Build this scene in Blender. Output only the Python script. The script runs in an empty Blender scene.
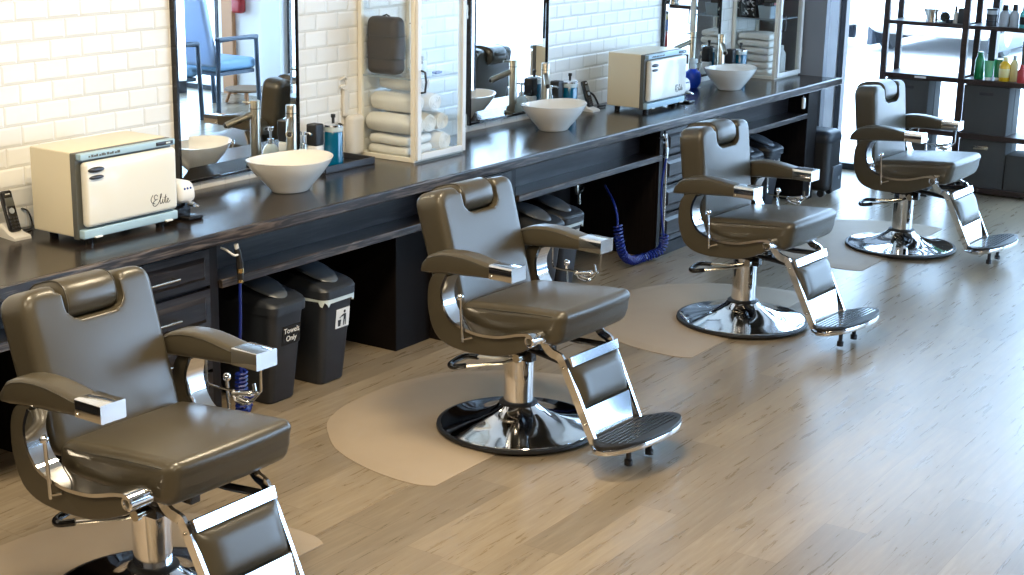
import bpy, bmesh, math, random
from mathutils import Vector, Matrix
PI = math.pi
sc = bpy.context.scene
COL = sc.collection
random.seed(7)

# ------------------------------------------------------------------ camera
CAM_LOC = (0.0, -4.7987, 2.1750)
YAW, PITCH, ROLL, FPX = 0.58405, -0.260756, 0.019202, 1557.26
def make_camera():
    f = Vector((math.cos(YAW)*math.cos(PITCH), math.sin(YAW)*math.cos(PITCH), math.sin(PITCH)))
    r = f.cross(Vector((0, 0, 1))).normalized()
    u = r.cross(f)
    c, s = math.cos(ROLL), math.sin(ROLL)
    r2 = c*r + s*u
    u2 = -s*r + c*u
    cam = bpy.data.cameras.new('camera')
    o = bpy.data.objects.new('camera', cam)
    COL.objects.link(o)
    m = Matrix((r2, u2, -f)).transposed().to_4x4()
    m.translation = Vector(CAM_LOC)
    o.matrix_world = m
    cam.sensor_width = 36.0
    cam.lens = FPX/1024*36.0
    cam.clip_end = 200
    sc.camera = o
make_camera()

# ------------------------------------------------------------------ light
sc.view_settings.view_transform = 'Standard'
sc.view_settings.look = 'None'
sc.view_settings.gamma = 1.0
sc.view_settings.use_curve_mapping = False
sc.view_settings.exposure = 0.0
w = bpy.data.worlds.new('sky'); sc.world = w; w.use_nodes = True
bg = w.node_tree.nodes['Background']
bg.inputs[0].default_value = (0.46, 0.70, 1.0, 1); bg.inputs[1].default_value = 10.6

def lamp(name, kind, loc, energy, color, size=1, size_y=None, rot=(0, 0, 0), portal=False):
    l = bpy.data.lights.new(name, kind)
    l.energy = energy; l.color = color
    if kind == 'AREA':
        l.size = size
        if size_y: l.shape = 'RECTANGLE'; l.size_y = size_y
        if portal: l.cycles.is_portal = True
    if kind == 'SUN': l.angle = math.radians(0.6)
    o = bpy.data.objects.new(name, l); COL.objects.link(o)
    o.location = loc; o.rotation_euler = rot
    return o
# sun from behind the building, lighting the street outside
sun = lamp('sun', 'SUN', (14, 6, 12), 7.0, (1, 0.95, 0.88))
sun.rotation_euler = Vector((0.45, -0.45, -0.78)).to_track_quat('-Z', 'Y').to_euler()
# daylight enters through these window openings (portals only guide the sky's light)
lamp('window_portal_right', 'AREA', (11.53, -2.82, 1.43), 1, (1, 1, 1), 2.84, 5.12, (0, PI/2, 0), True)
lamp('window_portal_far', 'AREA', (11.53, -6.95, 1.43), 1, (1, 1, 1), 2.84, 1.4, (0, PI/2, 0), True)
lamp('window_portal_front', 'AREA', (9.24, -7.84, 1.45), 1, (1, 1, 1), 4.1, 2.7, (PI/2, 0, 0), True)
# warm ceiling lamps of the shop, then an added row of unseen fill lamps
for lx in (0.6, 2.6, 4.6):
    lamp('unseen_warm_lamp', 'AREA', (lx, -1.9, 2.95), 62, (1, 0.83, 0.58), 0.5, 0.5)
for lx in (-0.4, 2.2):
    lamp('unseen_warm_lamp', 'AREA', (lx, -4.2, 2.95), 50, (1, 0.84, 0.60), 1.2, 0.3)

# ------------------------------------------------------------------ materials
def mat(name, color, rough=0.5, metal=0.0, spec=0.5, bump=0.0, bump_scale=200, noise=0.0, nscale=8, coat=0.0):
    m = bpy.data.materials.new(name); m.use_nodes = True
    nt = m.node_tree; b = nt.nodes['Principled BSDF']
    b.inputs['Base Color'].default_value = (*color, 1)
    b.inputs['Roughness'].default_value = rough
    b.inputs['Metallic'].default_value = metal
    b.inputs['Specular IOR Level'].default_value = spec
    b.inputs['Coat Weight'].default_value = coat
    tc = nt.nodes.new('ShaderNodeTexCoord')
    n = nt.nodes.new('ShaderNodeTexNoise'); n.inputs['Scale'].default_value = nscale
    nt.links.new(tc.outputs['Object'], n.inputs['Vector'])
    mx = nt.nodes.new('ShaderNodeMix'); mx.data_type = 'RGBA'
    mx.inputs[6].default_value = (*[c*(1-noise) for c in color], 1)
    mx.inputs[7].default_value = (*[min(1, c*(1+noise)) for c in color], 1)
    nt.links.new(n.outputs['Fac'], mx.inputs[0])
    nt.links.new(mx.outputs[2], b.inputs['Base Color'])
    if bump:
        n2 = nt.nodes.new('ShaderNodeTexNoise'); n2.inputs['Scale'].default_value = bump_scale
        nt.links.new(tc.outputs['Object'], n2.inputs['Vector'])
        bp = nt.nodes.new('ShaderNodeBump'); bp.inputs['Strength'].default_value = bump
        bp.inputs['Distance'].default_value = 0.002
        nt.links.new(n2.outputs['Fac'], bp.inputs['Height'])
        nt.links.new(bp.outputs['Normal'], b.inputs['Normal'])
    return m
class NT:
    def __init__(s, m): s.t = m.node_tree
    def n(s, typ, **kw):
        x = s.t.nodes.new(typ)
        for k, v in kw.items(): setattr(x, k, v)
        return x
    def l(s, a, b): s.t.links.new(a, b)
    def math(s, op, a, b=None, c=None):
        x = s.t.nodes.new('ShaderNodeMath'); x.operation = op
        for i, v in enumerate((a, b, c)):
            if v is None: continue
            if isinstance(v, (int, float)): x.inputs[i].default_value = v
            else: s.t.links.new(v, x.inputs[i])
        return x.outputs[0]

def tile_material():
    # bevelled subway tile, running bond, on the plane x-z
    m = mat('subway_tile', (0.80, 0.79, 0.75), 0.22)
    T = NT(m); b = m.node_tree.nodes['Principled BSDF']
    tc = T.n('ShaderNodeNewGeometry'); sx = T.n('ShaderNodeSeparateXYZ'); T.l(tc.outputs['Position'], sx.inputs[0])
    v = T.math('DIVIDE', T.math('ADD', sx.outputs['Z'], -1.600+0.078*30), 0.078)
    row = T.math('FLOOR', v); fv = T.math('FRACT', v)
    par = T.math('MULTIPLY', T.math('MODULO', row, 2.0), 0.5)
    u = T.math('ADD', T.math('DIVIDE', T.math('ADD', sx.outputs['X'], -3.859+0.1555*60), 0.1555), par)
    cu = T.math('FLOOR', u); fu = T.math('FRACT', u)
    du = T.math('MULTIPLY', T.math('MINIMUM', fu, T.math('SUBTRACT', 1.0, fu)), 0.1555)
    dv = T.math('MULTIPLY', T.math('MINIMUM', fv, T.math('SUBTRACT', 1.0, fv)), 0.078)
    d = T.math('MINIMUM', du, dv)
    h = T.math('MINIMUM', T.math('DIVIDE', T.math('SUBTRACT', d, 0.0015), 0.009), 1.0)
    h = T.math('MAXIMUM', h, 0.0)
    bp = T.n('ShaderNodeBump'); bp.inputs['Strength'].default_value = 1.0; bp.inputs['Distance'].default_value = 0.0024
    T.l(h, bp.inputs['Height']); T.l(bp.outputs['Normal'], b.inputs['Normal'])
    g = T.math('LESS_THAN', d, 0.0014)
    wn = T.n('ShaderNodeTexWhiteNoise', noise_dimensions='2D'); cv = T.n('ShaderNodeCombineXYZ')
    T.l(cu, cv.inputs[0]); T.l(row, cv.inputs[1]); T.l(cv.outputs[0], wn.inputs[0])
    mx0 = T.n('ShaderNodeMix', data_type='RGBA'); T.l(wn.outputs['Value'], mx0.inputs[0])
    mx0.inputs[6].default_value = (0.80, 0.79, 0.75, 1); mx0.inputs[7].default_value = (0.86, 0.85, 0.81, 1)
    mx = T.n('ShaderNodeMix', data_type='RGBA'); T.l(g, mx.inputs[0])
    T.l(mx0.outputs[2], mx.inputs[6]); mx.inputs[7].default_value = (0.64, 0.62, 0.56, 1)
    T.l(mx.outputs[2], b.inputs['Base Color'])
    return m
def floor_material():
    m = mat('vinyl_plank', (0.4, 0.3, 0.2), 0.38)
    T = NT(m); b = m.node_tree.nodes['Principled BSDF']
    tc = T.n('ShaderNodeNewGeometry'); sx = T.n('ShaderNodeSeparateXYZ'); T.l(tc.outputs['Position'], sx.inputs[0])
    v = T.math('DIVIDE', T.math('ADD', sx.outputs['Y'], 30), 0.152); row = T.math('FLOOR', v); fv = T.math('FRACT', v)
    wr = T.n('ShaderNodeTexWhiteNoise', noise_dimensions='1D'); T.l(row, wr.inputs['W'])
    u = T.math('ADD', T.math('DIVIDE', T.math('ADD', sx.outputs['X'], 30), 1.22), T.math('MULTIPLY', wr.outputs['Value'], 5.0))
    cu = T.math('FLOOR', u); fu = T.math('FRACT', u)
    cv = T.n('ShaderNodeCombineXYZ'); T.l(cu, cv.inputs[0]); T.l(row, cv.inputs[1])
    wn = T.n('ShaderNodeTexWhiteNoise', noise_dimensions='2D'); T.l(cv.outputs[0], wn.inputs[0])
    # grain: noise stretched along the plank, shifted per plank
    gx = T.n('ShaderNodeCombineXYZ')
    T.l(T.math('MULTIPLY', sx.outputs['X'], 2.2), gx.inputs[0]); T.l(T.math('MULTIPLY', sx.outputs['Y'], 26.0), gx.inputs[1])
    T.l(T.math('MULTIPLY', wn.outputs['Value'], 40.0), gx.inputs[2])
    n1 = T.n('ShaderNodeTexNoise'); n1.inputs['Scale'].default_value = 1.6; n1.inputs['Detail'].default_value = 7; n1.inputs['Roughness'].default_value = 0.62
    n1.inputs['Distortion'].default_value = 0.6
    T.l(gx.outputs[0], n1.inputs['Vector'])
    ramp = T.n('ShaderNodeValToRGB'); T.l(n1.outputs['Fac'], ramp.inputs[0])
    e = ramp.color_ramp.elements
    e[0].position = 0.26; e[0].color = (0.205, 0.158, 0.102, 1)
    e[1].position = 0.68; e[1].color = (0.305, 0.245, 0.170, 1)
    x = ramp.color_ramp.elements.new(0.5); x.color = (0.252, 0.198, 0.134, 1)
    mx = T.n('ShaderNodeMix', data_type='RGBA', blend_type='MULTIPLY'); mx.inputs[0].default_value = 1
    T.l(ramp.outputs[0], mx.inputs[6])
    tone = T.math('ADD', T.math('MULTIPLY', wn.outputs['Value'], 0.34), 0.80)
    tcx = T.n('ShaderNodeCombineColor'); [T.l(tone, tcx.inputs[i]) for i in range(3)]
    T.l(tcx.outputs[0], mx.inputs[7])
    d = T.math('MINIMUM', T.math('MULTIPLY', T.math('MINIMUM', fv, T.math('SUBTRACT', 1.0, fv)), 0.152),
               T.math('MULTIPLY', T.math('MINIMUM', fu, T.math('SUBTRACT', 1.0, fu)), 1.22))
    seam = T.math('LESS_THAN', d, 0.0012)
    m2 = T.n('ShaderNodeMix', data_type='RGBA'); T.l(T.math('MULTIPLY', seam, 0.55), m2.inputs[0])
    T.l(mx.outputs[2], m2.inputs[6]); m2.inputs[7].default_value = (0.12, 0.08, 0.05, 1)
    T.l(m2.outputs[2], b.inputs['Base Color'])
    rr = T.n('ShaderNodeMapRange'); T.l(n1.outputs['Fac'], rr.inputs[0]); rr.inputs[3].default_value = 0.22; rr.inputs[4].default_value = 0.36
    T.l(rr.outputs[0], b.inputs['Roughness'])
    bp = T.n('ShaderNodeBump'); bp.inputs['Strength'].default_value = 0.06; bp.inputs['Distance'].default_value = 0.002
    T.l(n1.outputs['Fac'], bp.inputs['Height']); T.l(bp.outputs['Normal'], b.inputs['Normal'])
    return m
def wood_material(name, dark, light, axis, rough, lo=0.45, hi=0.72, scale=1.0, spec=0.5):
    m = mat(name, dark, rough, spec=spec)
    T = NT(m); b = m.node_tree.nodes['Principled BSDF']
    tc = T.n('ShaderNodeNewGeometry'); mp = T.n('ShaderNodeMapping')
    s = [34*scale]*3; s[axis] = 2.4*scale
    mp.inputs['Scale'].default_value = s
    T.l(tc.outputs['Position'], mp.inputs[0])
    n1 = T.n('ShaderNodeTexNoise'); n1.inputs['Scale'].default_value = 1.5; n1.inputs['Detail'].default_value = 6; n1.inputs['Distortion'].default_value = 1.2
    T.l(mp.outputs[0], n1.inputs['Vector'])
    ramp = T.n('ShaderNodeValToRGB'); T.l(n1.outputs['Fac'], ramp.inputs[0])
    e = ramp.color_ramp.elements
    e[0].position = lo; e[0].color = (*dark, 1); e[1].position = hi; e[1].color = (*light, 1)
    T.l(ramp.outputs[0], b.inputs['Base Color'])
    bp = T.n('ShaderNodeBump'); bp.inputs['Strength'].default_value = 0.12; bp.inputs['Distance'].default_value = 0.001
    T.l(n1.outputs['Fac'], bp.inputs['Height']); T.l(bp.outputs['Normal'], b.inputs['Normal'])
    return m
def glass_material(name, tint=(1, 1, 1), refl=0.9):
    m = bpy.data.materials.new(name); m.use_nodes = True
    T = NT(m); nt = m.node_tree; nt.nodes.remove(nt.nodes['Principled BSDF'])
    tr = T.n('ShaderNodeBsdfTransparent'); tr.inputs[0].default_value = (*tint, 1)
    gl = T.n('ShaderNodeBsdfGlossy'); gl.inputs['Roughness'].default_value = 0.02
    fr = T.n('ShaderNodeFresnel'); ge = T.n('ShaderNodeNewGeometry')
    # same reflectance from both sides of the thin pane
    T.l(T.math('ADD', T.math('MULTIPLY', ge.outputs['Backfacing'], 1/1.45-1.45), 1.45), fr.inputs[0])
    mx = T.n('ShaderNodeMixShader')
    T.l(T.math('MULTIPLY', fr.outputs[0], refl), mx.inputs[0]); T.l(tr.outputs[0], mx.inputs[1]); T.l(gl.outputs[0], mx.inputs[2])
    T.l(mx.outputs[0], nt.nodes['Material Output'].inputs[0])
    return m

M = {
 'tile': tile_material(), 'floor': floor_material(),
 'leather': mat('taupe_leather', (0.064, 0.054, 0.036), 0.30, bump=0.10, bump_scale=420, noise=0.06, spec=0.6),
 'seam': mat('leather_seam', (0.045, 0.04, 0.03), 0.6),
 'chrome': mat('chrome', (0.82, 0.82, 0.83), 0.07, 1.0),
 'steel': mat('brushed_steel', (0.62, 0.58, 0.50), 0.22, 1.0),
 'nickel': mat('brushed_nickel', (0.46, 0.42, 0.34), 0.28, 1.0),
 'black': mat('black_rubber', (0.012, 0.012, 0.013), 0.45),
 'gloss_black': mat('gloss_black', (0.010, 0.010, 0.012), 0.12),
 'plastic': mat('charcoal_plastic', (0.020, 0.024, 0.032), 0.42, bump=0.1, bump_scale=300),
 'lid_grey': mat('lid_plastic', (0.085, 0.097, 0.112), 0.34),
 'white': mat('white_paint', (0.80, 0.79, 0.76), 0.4),
 'ceramic': mat('white_ceramic', (0.84, 0.81, 0.75), 0.12, coat=0.5),
 'cream': mat('cream_enamel', (0.74, 0.66, 0.48), 0.35),
 'door_cream': mat('pale_enamel', (0.80, 0.78, 0.70), 0.12, coat=0.4),
 'lightblue': mat('pale_blue_plastic', (0.36, 0.52, 0.62), 0.35),
 'greyframe': mat('grey_plastic', (0.10, 0.105, 0.095), 0.45),
 'frame_cream': mat('cream_metal', (0.84, 0.80, 0.69), 0.35),
 'counter': wood_material('espresso_top', (0.014, 0.010, 0.008), (0.028, 0.020, 0.015), 0, 0.20),
 'counter_edge': wood_material('espresso_edge', (0.014, 0.010, 0.009), (0.15, 0.12, 0.10), 0, 0.30, 0.48, 0.70, 1.2),
 'espresso': wood_material('espresso_wood', (0.005, 0.0035, 0.0035), (0.013, 0.010, 0.009), 2, 0.42, spec=0.22),
 'espresso_x': wood_material('espresso_board', (0.010, 0.008, 0.009), (0.032, 0.027, 0.028), 0, 0.28, spec=0.42),
 'shelf_wood': wood_material('walnut_shelf', (0.022, 0.011, 0.009), (0.045, 0.024, 0.019), 1, 0.4),
 'mat': mat('taupe_mat', (0.36, 0.285, 0.205), 0.55, bump=0.15, bump_scale=150, noise=0.05),
 'grey_wall': mat('grey_paint', (0.235, 0.245, 0.27), 0.6),
 'white_wall': mat('white_wall_paint', (0.82, 0.83, 0.85), 0.6),
 'winframe': mat('dark_bronze_frame', (0.018, 0.019, 0.024), 0.35),
 'glass': glass_material('clear_glass'), 'cab_glass': glass_material('cabinet_glass', (0.97, 0.985, 0.985), 0.8),
 'mirror': mat('mirror_silver', (0.93, 0.95, 0.95), 0.0, 1.0),
 'towel': mat('white_terry', (0.86, 0.83, 0.78), 0.95, bump=0.6, bump_scale=260, noise=0.03),
 'blue_hose': mat('blue_hose', (0.005, 0.018, 0.19), 0.35),
 'liquid': mat('teal_liquid', (0.0, 0.11, 0.22), 0.08, coat=0.6),
 'bluebottle': mat('blue_plastic', (0.01, 0.06, 0.55), 0.25),
 'clear': mat('frosted_plastic', (0.62, 0.72, 0.74), 0.12, spec=0.7),
 'fabric_bin': mat('grey_canvas', (0.052, 0.052, 0.050), 0.9, bump=0.5, bump_scale=500),
 'brownbag': mat('brown_nylon', (0.040, 0.028, 0.022), 0.5, bump=0.4, bump_scale=300),
 'concrete': mat('concrete', (0.60, 0.61, 0.63), 0.8, noise=0.08, nscale=3),
 'asphalt': mat('pale_asphalt', (0.62, 0.61, 0.60), 0.85, noise=0.06, nscale=5),
 'carwhite': mat('white_car_paint', (0.85, 0.86, 0.88), 0.2, coat=0.8),
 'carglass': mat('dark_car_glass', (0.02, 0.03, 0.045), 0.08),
 'green': mat('green_plastic', (0.01, 0.19, 0.065), 0.2), 'lightgreen': mat('light_green_plastic', (0.10, 0.42, 0.22), 0.25),
 'yellow': mat('amber_liquid', (0.75, 0.45, 0.02), 0.15), 'paleyellow': mat('pale_yellow_plastic', (0.75, 0.66, 0.30), 0.2),
 'teal': mat('teal_plastic', (0.12, 0.52, 0.55), 0.25), 'red': mat('red_plastic', (0.40, 0.03, 0.03), 0.3),
 'silverlabel': mat('grey_label', (0.42, 0.46, 0.50), 0.4), 'pink': mat('pink_plastic', (0.75, 0.28, 0.32), 0.4),
 'bluefabric': mat('blue_vinyl', (0.16, 0.32, 0.50), 0.4), 'bluelight': mat('pale_blue_vinyl', (0.42, 0.56, 0.78), 0.45),
 'chairframe': mat('slate_metal', (0.05, 0.075, 0.11), 0.4),
 'orangewood': mat('pine_wood', (0.55, 0.27, 0.12), 0.5), 'brass': mat('brass', (0.75, 0.52, 0.22), 0.25, 1.0),
 'gunmetal': mat('dark_metal', (0.06, 0.06, 0.065), 0.35, 0.6), 'wallplate': mat('ivory_plastic', (0.72, 0.69, 0.63), 0.45),
 'wicker': mat('brown_wicker', (0.22, 0.13, 0.07), 0.7), 'bluebox': mat('blue_box', (0.02, 0.07, 0.30), 0.4),
 'ceiling': mat('ceiling_paint', (0.62, 0.61, 0.59), 0.8), 'dim_wall': mat('taupe_wall_paint', (0.22, 0.21, 0.20), 0.8), 'greybox': mat('grey_basket', (0.34, 0.40, 0.44), 0.6),
 'peach': mat('warm_wall_paint', (0.84, 0.80, 0.75), 0.7),
}

# ------------------------------------------------------------------ mesh helpers
class MB:
    def __init__(s): s.v = []; s.f = []
    def add(s, v, f):
        k = len(s.v); s.v += [tuple(p) for p in v]; s.f += [tuple(i+k for i in q) for q in f]; return s
    def box(s, x0, x1, y0, y1, z0, z1):
        v = [(x, y, z) for x in (x0, x1) for y in (y0, y1) for z in (z0, z1)]
        return s.add(v, [(0, 1, 3, 2), (4, 6, 7, 5), (0, 4, 5, 1), (2, 3, 7, 6), (0, 2, 6, 4), (1, 5, 7, 3)])
    def loft(s, rings, cap=True, closed=False):
        n = len(rings[0]); v = [p for r in rings for p in r]; f = []
        m = len(rings)
        for i in range(m if closed else m-1):
            a, b = i*n, ((i+1) % m)*n
            for j in range(n): f.append((a+j, a+(j+1) % n, b+(j+1) % n, b+j))
        if cap and not closed:
            f.append(tuple(range(n-1, -1, -1))); f.append(tuple((m-1)*n+j for j in range(n)))
        return s.add(v, f)
    def tube(s, path, r, seg=8, cap=True, closed=False):
        P = [Vector(p) for p in path]; rings = []; n = len(P)
        up = None
        for i in range(n):
            if closed: t = P[(i+1) % n]-P[i-1]
            else: t = P[min(i+1, n-1)]-P[max(i-1, 0)]
            t.normalize()
            if up is None:
                up = Vector((0, 0, 1)) if abs(t.z) < 0.9 else Vector((1, 0, 0))
            a = up-t*up.dot(t)
            if a.length < 1e-6: a = t.orthogonal()
            a.normalize(); b = t.cross(a); up = a
            rr = r[i] if isinstance(r, (list, tuple)) else r
            rings.append([P[i]+(a*math.cos(2*PI*k/seg)+b*math.sin(2*PI*k/seg))*rr for k in range(seg)])
        return s.loft(rings, cap, closed)
    def lathe(s, prof, seg=32, c=(0, 0, 0), sx=1, sy=1, axis=2):
        rings = []
        for r, h in prof:
            r = max(r, 1e-5); ring = []
            for k in range(seg):
                a = 2*PI*k/seg; p = [r*math.cos(a)*sx, r*math.sin(a)*sy, h]
                if axis == 0: p = [p[2], p[0], p[1]]
                if axis == 1: p = [p[1], p[2], p[0]]
                ring.append((p[0]+c[0], p[1]+c[1], p[2]+c[2]))
            rings.append(ring)
        return s.loft(rings, True)
    def ball(s, c, r, seg=14, sx=1, sy=1, sz=1):
        return s.lathe([(r*math.sin(PI*i/10), -r*math.cos(PI*i/10)*sz) for i in range(11)], seg, c, sx, sy)
    def rbox(s, c, size, r, seg=4, nin=4, fn=None):
        h = [d/2 for d in size]
        rr = r if isinstance(r, (list, tuple)) else [min(r, min(h)*0.999)]*3
        ax = []
        for i in range(3):
            e = [h[i]-rr[i]+rr[i]*math.tan(PI/4*k/seg) for k in range(seg+1)]
            inner = [-(h[i]-rr[i])+2*(h[i]-rr[i])*k/nin for k in range(1, nin)] if h[i]-rr[i] > 1e-4 else ([0] if True else [])
            if h[i]-rr[i] <= 1e-4: e = e[1:]
            ax.append([-q for q in reversed(e)]+inner+e)
        idx = {}; V = []; Fc = []
        N = [len(a)-1 for a in ax]
        def vid(i, j, k):
            key = (i, j, k)
            if key not in idx:
                p = [ax[0][i], ax[1][j], ax[2][k]]
                q = [max(-(h[d]-rr[d]), min(h[d]-rr[d], p[d])) for d in range(3)]
                dv = [(p[d]-q[d])/rr[d] for d in range(3)]
                L = math.sqrt(sum(t*t for t in dv)) or 1
                p = [q[d]+dv[d]/L*rr[d] if L > 1e-9 else p[d] for d in range(3)]
                if fn: p = fn(*p)
                idx[key] = len(V); V.append((p[0]+c[0], p[1]+c[1], p[2]+c[2]))
            return idx[key]
        for i in range(N[0]):
            for j in range(N[1]):
                Fc.append((vid(i, j, 0), vid(i, j+1, 0), vid(i+1, j+1, 0), vid(i+1, j, 0)))
                Fc.append((vid(i, j, N[2]), vid(i+1, j, N[2]), vid(i+1, j+1, N[2]), vid(i, j+1, N[2])))
        for i in range(N[0]):
            for k in range(N[2]):
                Fc.append((vid(i, 0, k), vid(i+1, 0, k), vid(i+1, 0, k+1), vid(i, 0, k+1)))
                Fc.append((vid(i, N[1], k), vid(i, N[1], k+1), vid(i+1, N[1], k+1), vid(i+1, N[1], k)))
        for j in range(N[1]):
            for k in range(N[2]):
                Fc.append((vid(0, j, k), vid(0, j, k+1), vid(0, j+1, k+1), vid(0, j+1, k)))
                Fc.append((vid(N[0], j, k), vid(N[0], j+1, k), vid(N[0], j+1, k+1), vid(N[0], j, k+1)))
        return s.add(V, Fc)
    def slab(s, outline, t0, t1, bev=0.004, axis='y', seg=3):
        # outline: closed 2-D polygon; extruded between t0 and t1 along axis with rounded rims
        pts = [Vector(p) for p in outline]
        if sum(pts[i-1].x*pts[i].y-pts[i].x*pts[i-1].y for i in range(len(pts))) < 0: pts.reverse()
        n = len(pts); nor = []
        for i in range(n):
            a = (pts[i]-pts[i-1]); b = (pts[(i+1) % n]-pts[i])
            a.normalize(); b.normalize()
            na = Vector((a.y, -a.x)); nb = Vector((b.y, -b.x)); m = na+nb
            if m.length < 1e-6: m = na
            m.normalize(); nor.append(m/max(0.5, m.dot(na)))
        rings = []
        def ring(inset, t):
            out = []
            for p, m in zip(pts, nor):
                q = p-m*inset
                out.append({'y': (q.x, t, q.y), 'x': (t, q.x, q.y), 'z': (q.x, q.y, t)}[axis])
            return out
        for k in range(seg+1):
            a = PI/2*k/seg; rings.append(ring(bev*(1-math.sin(a)), t0+bev*(1-math.cos(a))))
        for k in range(seg+1):
            a = PI/2*k/seg; rings.append(ring(bev*(1-math.cos(a)), t1-bev*(1-math.sin(a))))
        return s.loft(rings)
    def xf(s, fn): s.v = [tuple(fn(*p)) for p in s.v]; return s
    def mesh(s, name):
        me = bpy.data.meshes.new(name); me.from_pydata(s.v, [], s.f); me.validate()
        bm = bmesh.new(); bm.from_mesh(me); bmesh.ops.recalc_face_normals(bm, faces=bm.faces); bm.to_mesh(me); bm.free()
        return me

def smooth(me, ang=38):
    for p in me.polygons: p.use_smooth = True
    me.set_sharp_from_angle(angle=math.radians(ang))
def link(name, me, m, parent=None, ang=38, bevel=0):
    smooth(me, ang)
    me.materials.clear(); me.materials.append(M[m] if isinstance(m, str) else m)
    o = bpy.data.objects.new(name, me); COL.objects.link(o)
    if parent: o.parent = parent
    if bevel:
        b = o.modifiers.new('bevel', 'BEVEL'); b.width = bevel; b.segments = 2; b.limit_method = 'ANGLE'; b.angle_limit = math.radians(40)
    return o
def obj(name, mb, m, parent=None, ang=38, bevel=0): return link(name, mb.mesh(name), m, parent, ang, bevel)
def tag(o, label, cat, group=None):
    o['label'] = label; o['category'] = cat
    if group: o['group'] = group
    return o
def empty(name, label, cat, loc=(0, 0, 0), rz=0, group=None):
    o = bpy.data.objects.new(name, None); COL.objects.link(o)
    o.empty_display_size = 0.1
    o.location = loc; o.rotation_euler = (0, 0, rz)
    return tag(o, label, cat, group)
def struct(name, mb, m, parent=None, bevel=0):
    o = obj(name, mb, m, parent, bevel=bevel); o['kind'] = 'structure'; return o
def evaluated(me, mods):
    o = bpy.data.objects.new('tmp', me); COL.objects.link(o)
    for typ, kw in mods:
        md = o.modifiers.new(typ, typ)
        for k, v in kw.items(): setattr(md, k, v)
    dg = bpy.context.evaluated_depsgraph_get(); dg.update()
    r = bpy.data.meshes.new_from_object(o.evaluated_get(dg))
    bpy.data.objects.remove(o)
    return r
def dup(o, parent=None):
    c = o.copy(); COL.objects.link(c)
    if parent: c.parent = parent
    for ch in list(o.children): dup(ch, c)
    return c
def rrect(w, h, r, seg=4, cx=0, cy=0):
    pts = []
    for (sx, sy, a0) in ((1, 1, 0), (-1, 1, PI/2), (-1, -1, PI), (1, -1, 3*PI/2)):
        for k in range(seg+1):
            a = a0+PI/2*k/seg
            pts.append((cx+sx*(w/2-r)+r*math.cos(a), cy+sy*(h/2-r)+r*math.sin(a)))
    return pts
def round_poly(pts, rad, seg=5):
    n = len(pts); out = []
    for i in range(n):
        p = Vector(pts[i]); a = Vector(pts[i-1]); b = Vector(pts[(i+1) % n])
        r = rad[i] if isinstance(rad, (list, tuple)) else rad
        d1 = min(r, (a-p).length*0.48); d2 = min(r, (b-p).length*0.48)
        if r <= 0: out.append(tuple(p)); continue
        s = p+(a-p).normalized()*d1; e = p+(b-p).normalized()*d2
        for k in range(seg+1):
            t = k/seg; out.append(tuple(s*(1-t)**2+p*2*t*(1-t)+e*t*t))
    return out
def spline(pts, n=6, closed=False):
    P = [Vector(p) for p in pts]; out = []; m = len(P)
    rng = range(m) if closed else range(m-1)
    for i in rng:
        if closed: p0, p1, p2, p3 = P[i-1], P[i], P[(i+1) % m], P[(i+2) % m]
        else: p0, p1, p2, p3 = P[max(i-1, 0)], P[i], P[i+1], P[min(i+2, m-1)]
        for k in range(n):
            t = k/n
            out.append(0.5*((2*p1)+(-p0+p2)*t+(2*p0-5*p1+4*p2-p3)*t*t+(-p0+3*p1-3*p2+p3)*t**3))
    if not closed: out.append(P[-1])
    return out
def text_mesh(s, size, depth=0.0006):
    cu = bpy.data.curves.new('text', 'FONT'); cu.body = s; cu.size = size; cu.align_x = 'CENTER'; cu.align_y = 'CENTER'; cu.extrude = depth
    o = bpy.data.objects.new('text', cu); COL.objects.link(o)
    dg = bpy.context.evaluated_depsgraph_get(); dg.update()
    me = bpy.data.meshes.new_from_object(o.evaluated_get(dg))
    bpy.data.objects.remove(o); return me
def tmesh(me, mtx): me.transform(mtx); return me

# ------------------------------------------------------------------ the room
CT = 0.819            # worktop height
XW = 11.36            # glass plane of the right wall
mb = MB().box(-4, 11.55, -7.8, 0.1, -0.06, 0.0); struct('floor', mb, 'floor')
mb = MB().box(-4, 10.40, 0.0, 0.12, 0, 3.1); struct('wall_back', mb, 'tile')
mb = MB().box(-4, 11.55, -7.8, 0.12, 3.1, 3.2); struct('ceiling', mb, 'ceiling')
mb = MB().box(-4.12, -4, -7.8, 0.12, 0, 3.1); struct('wall_left', mb, 'dim_wall')
# grey return wall at the end of the worktop, then the white corner piece beside the shop window
mb = MB().box(10.40, 10.47, -0.52, 0.12, 0, 3.1); struct('wall_return', mb, 'grey_wall')
mb = MB().box(10.47, 11.55, 0.0, 0.12, 0, 3.1); struct('wall_corner', mb, 'white_wall')
mb = MB().box(11.32, 11.50, -0.245, 0.0, 0, 3.1); struct('trim_1', mb, 'white_wall', bevel=0.004)
mb = MB().box(11.32, 11.50, -6.25, -5.38, 0, 3.1); struct('wall_right', mb, 'peach')
mb = MB().box(11.34, 11.52, -5.38, -0.25, 2.85, 3.1); mb.box(11.34, 11.52, -7.66, -6.25, 2.85, 3.1); struct('trim_2', mb, 'white_wall')
# front wall with wide openings
mb = MB().box(-4, 7.17, -7.8, -7.66, 0, 3.1); struct('wall_front', mb, 'dim_wall')
mb = MB().box(7.17, 11.5, -7.8, -7.66, 2.8, 3.1); struct('trim_3', mb, 'white_wall')

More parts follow.
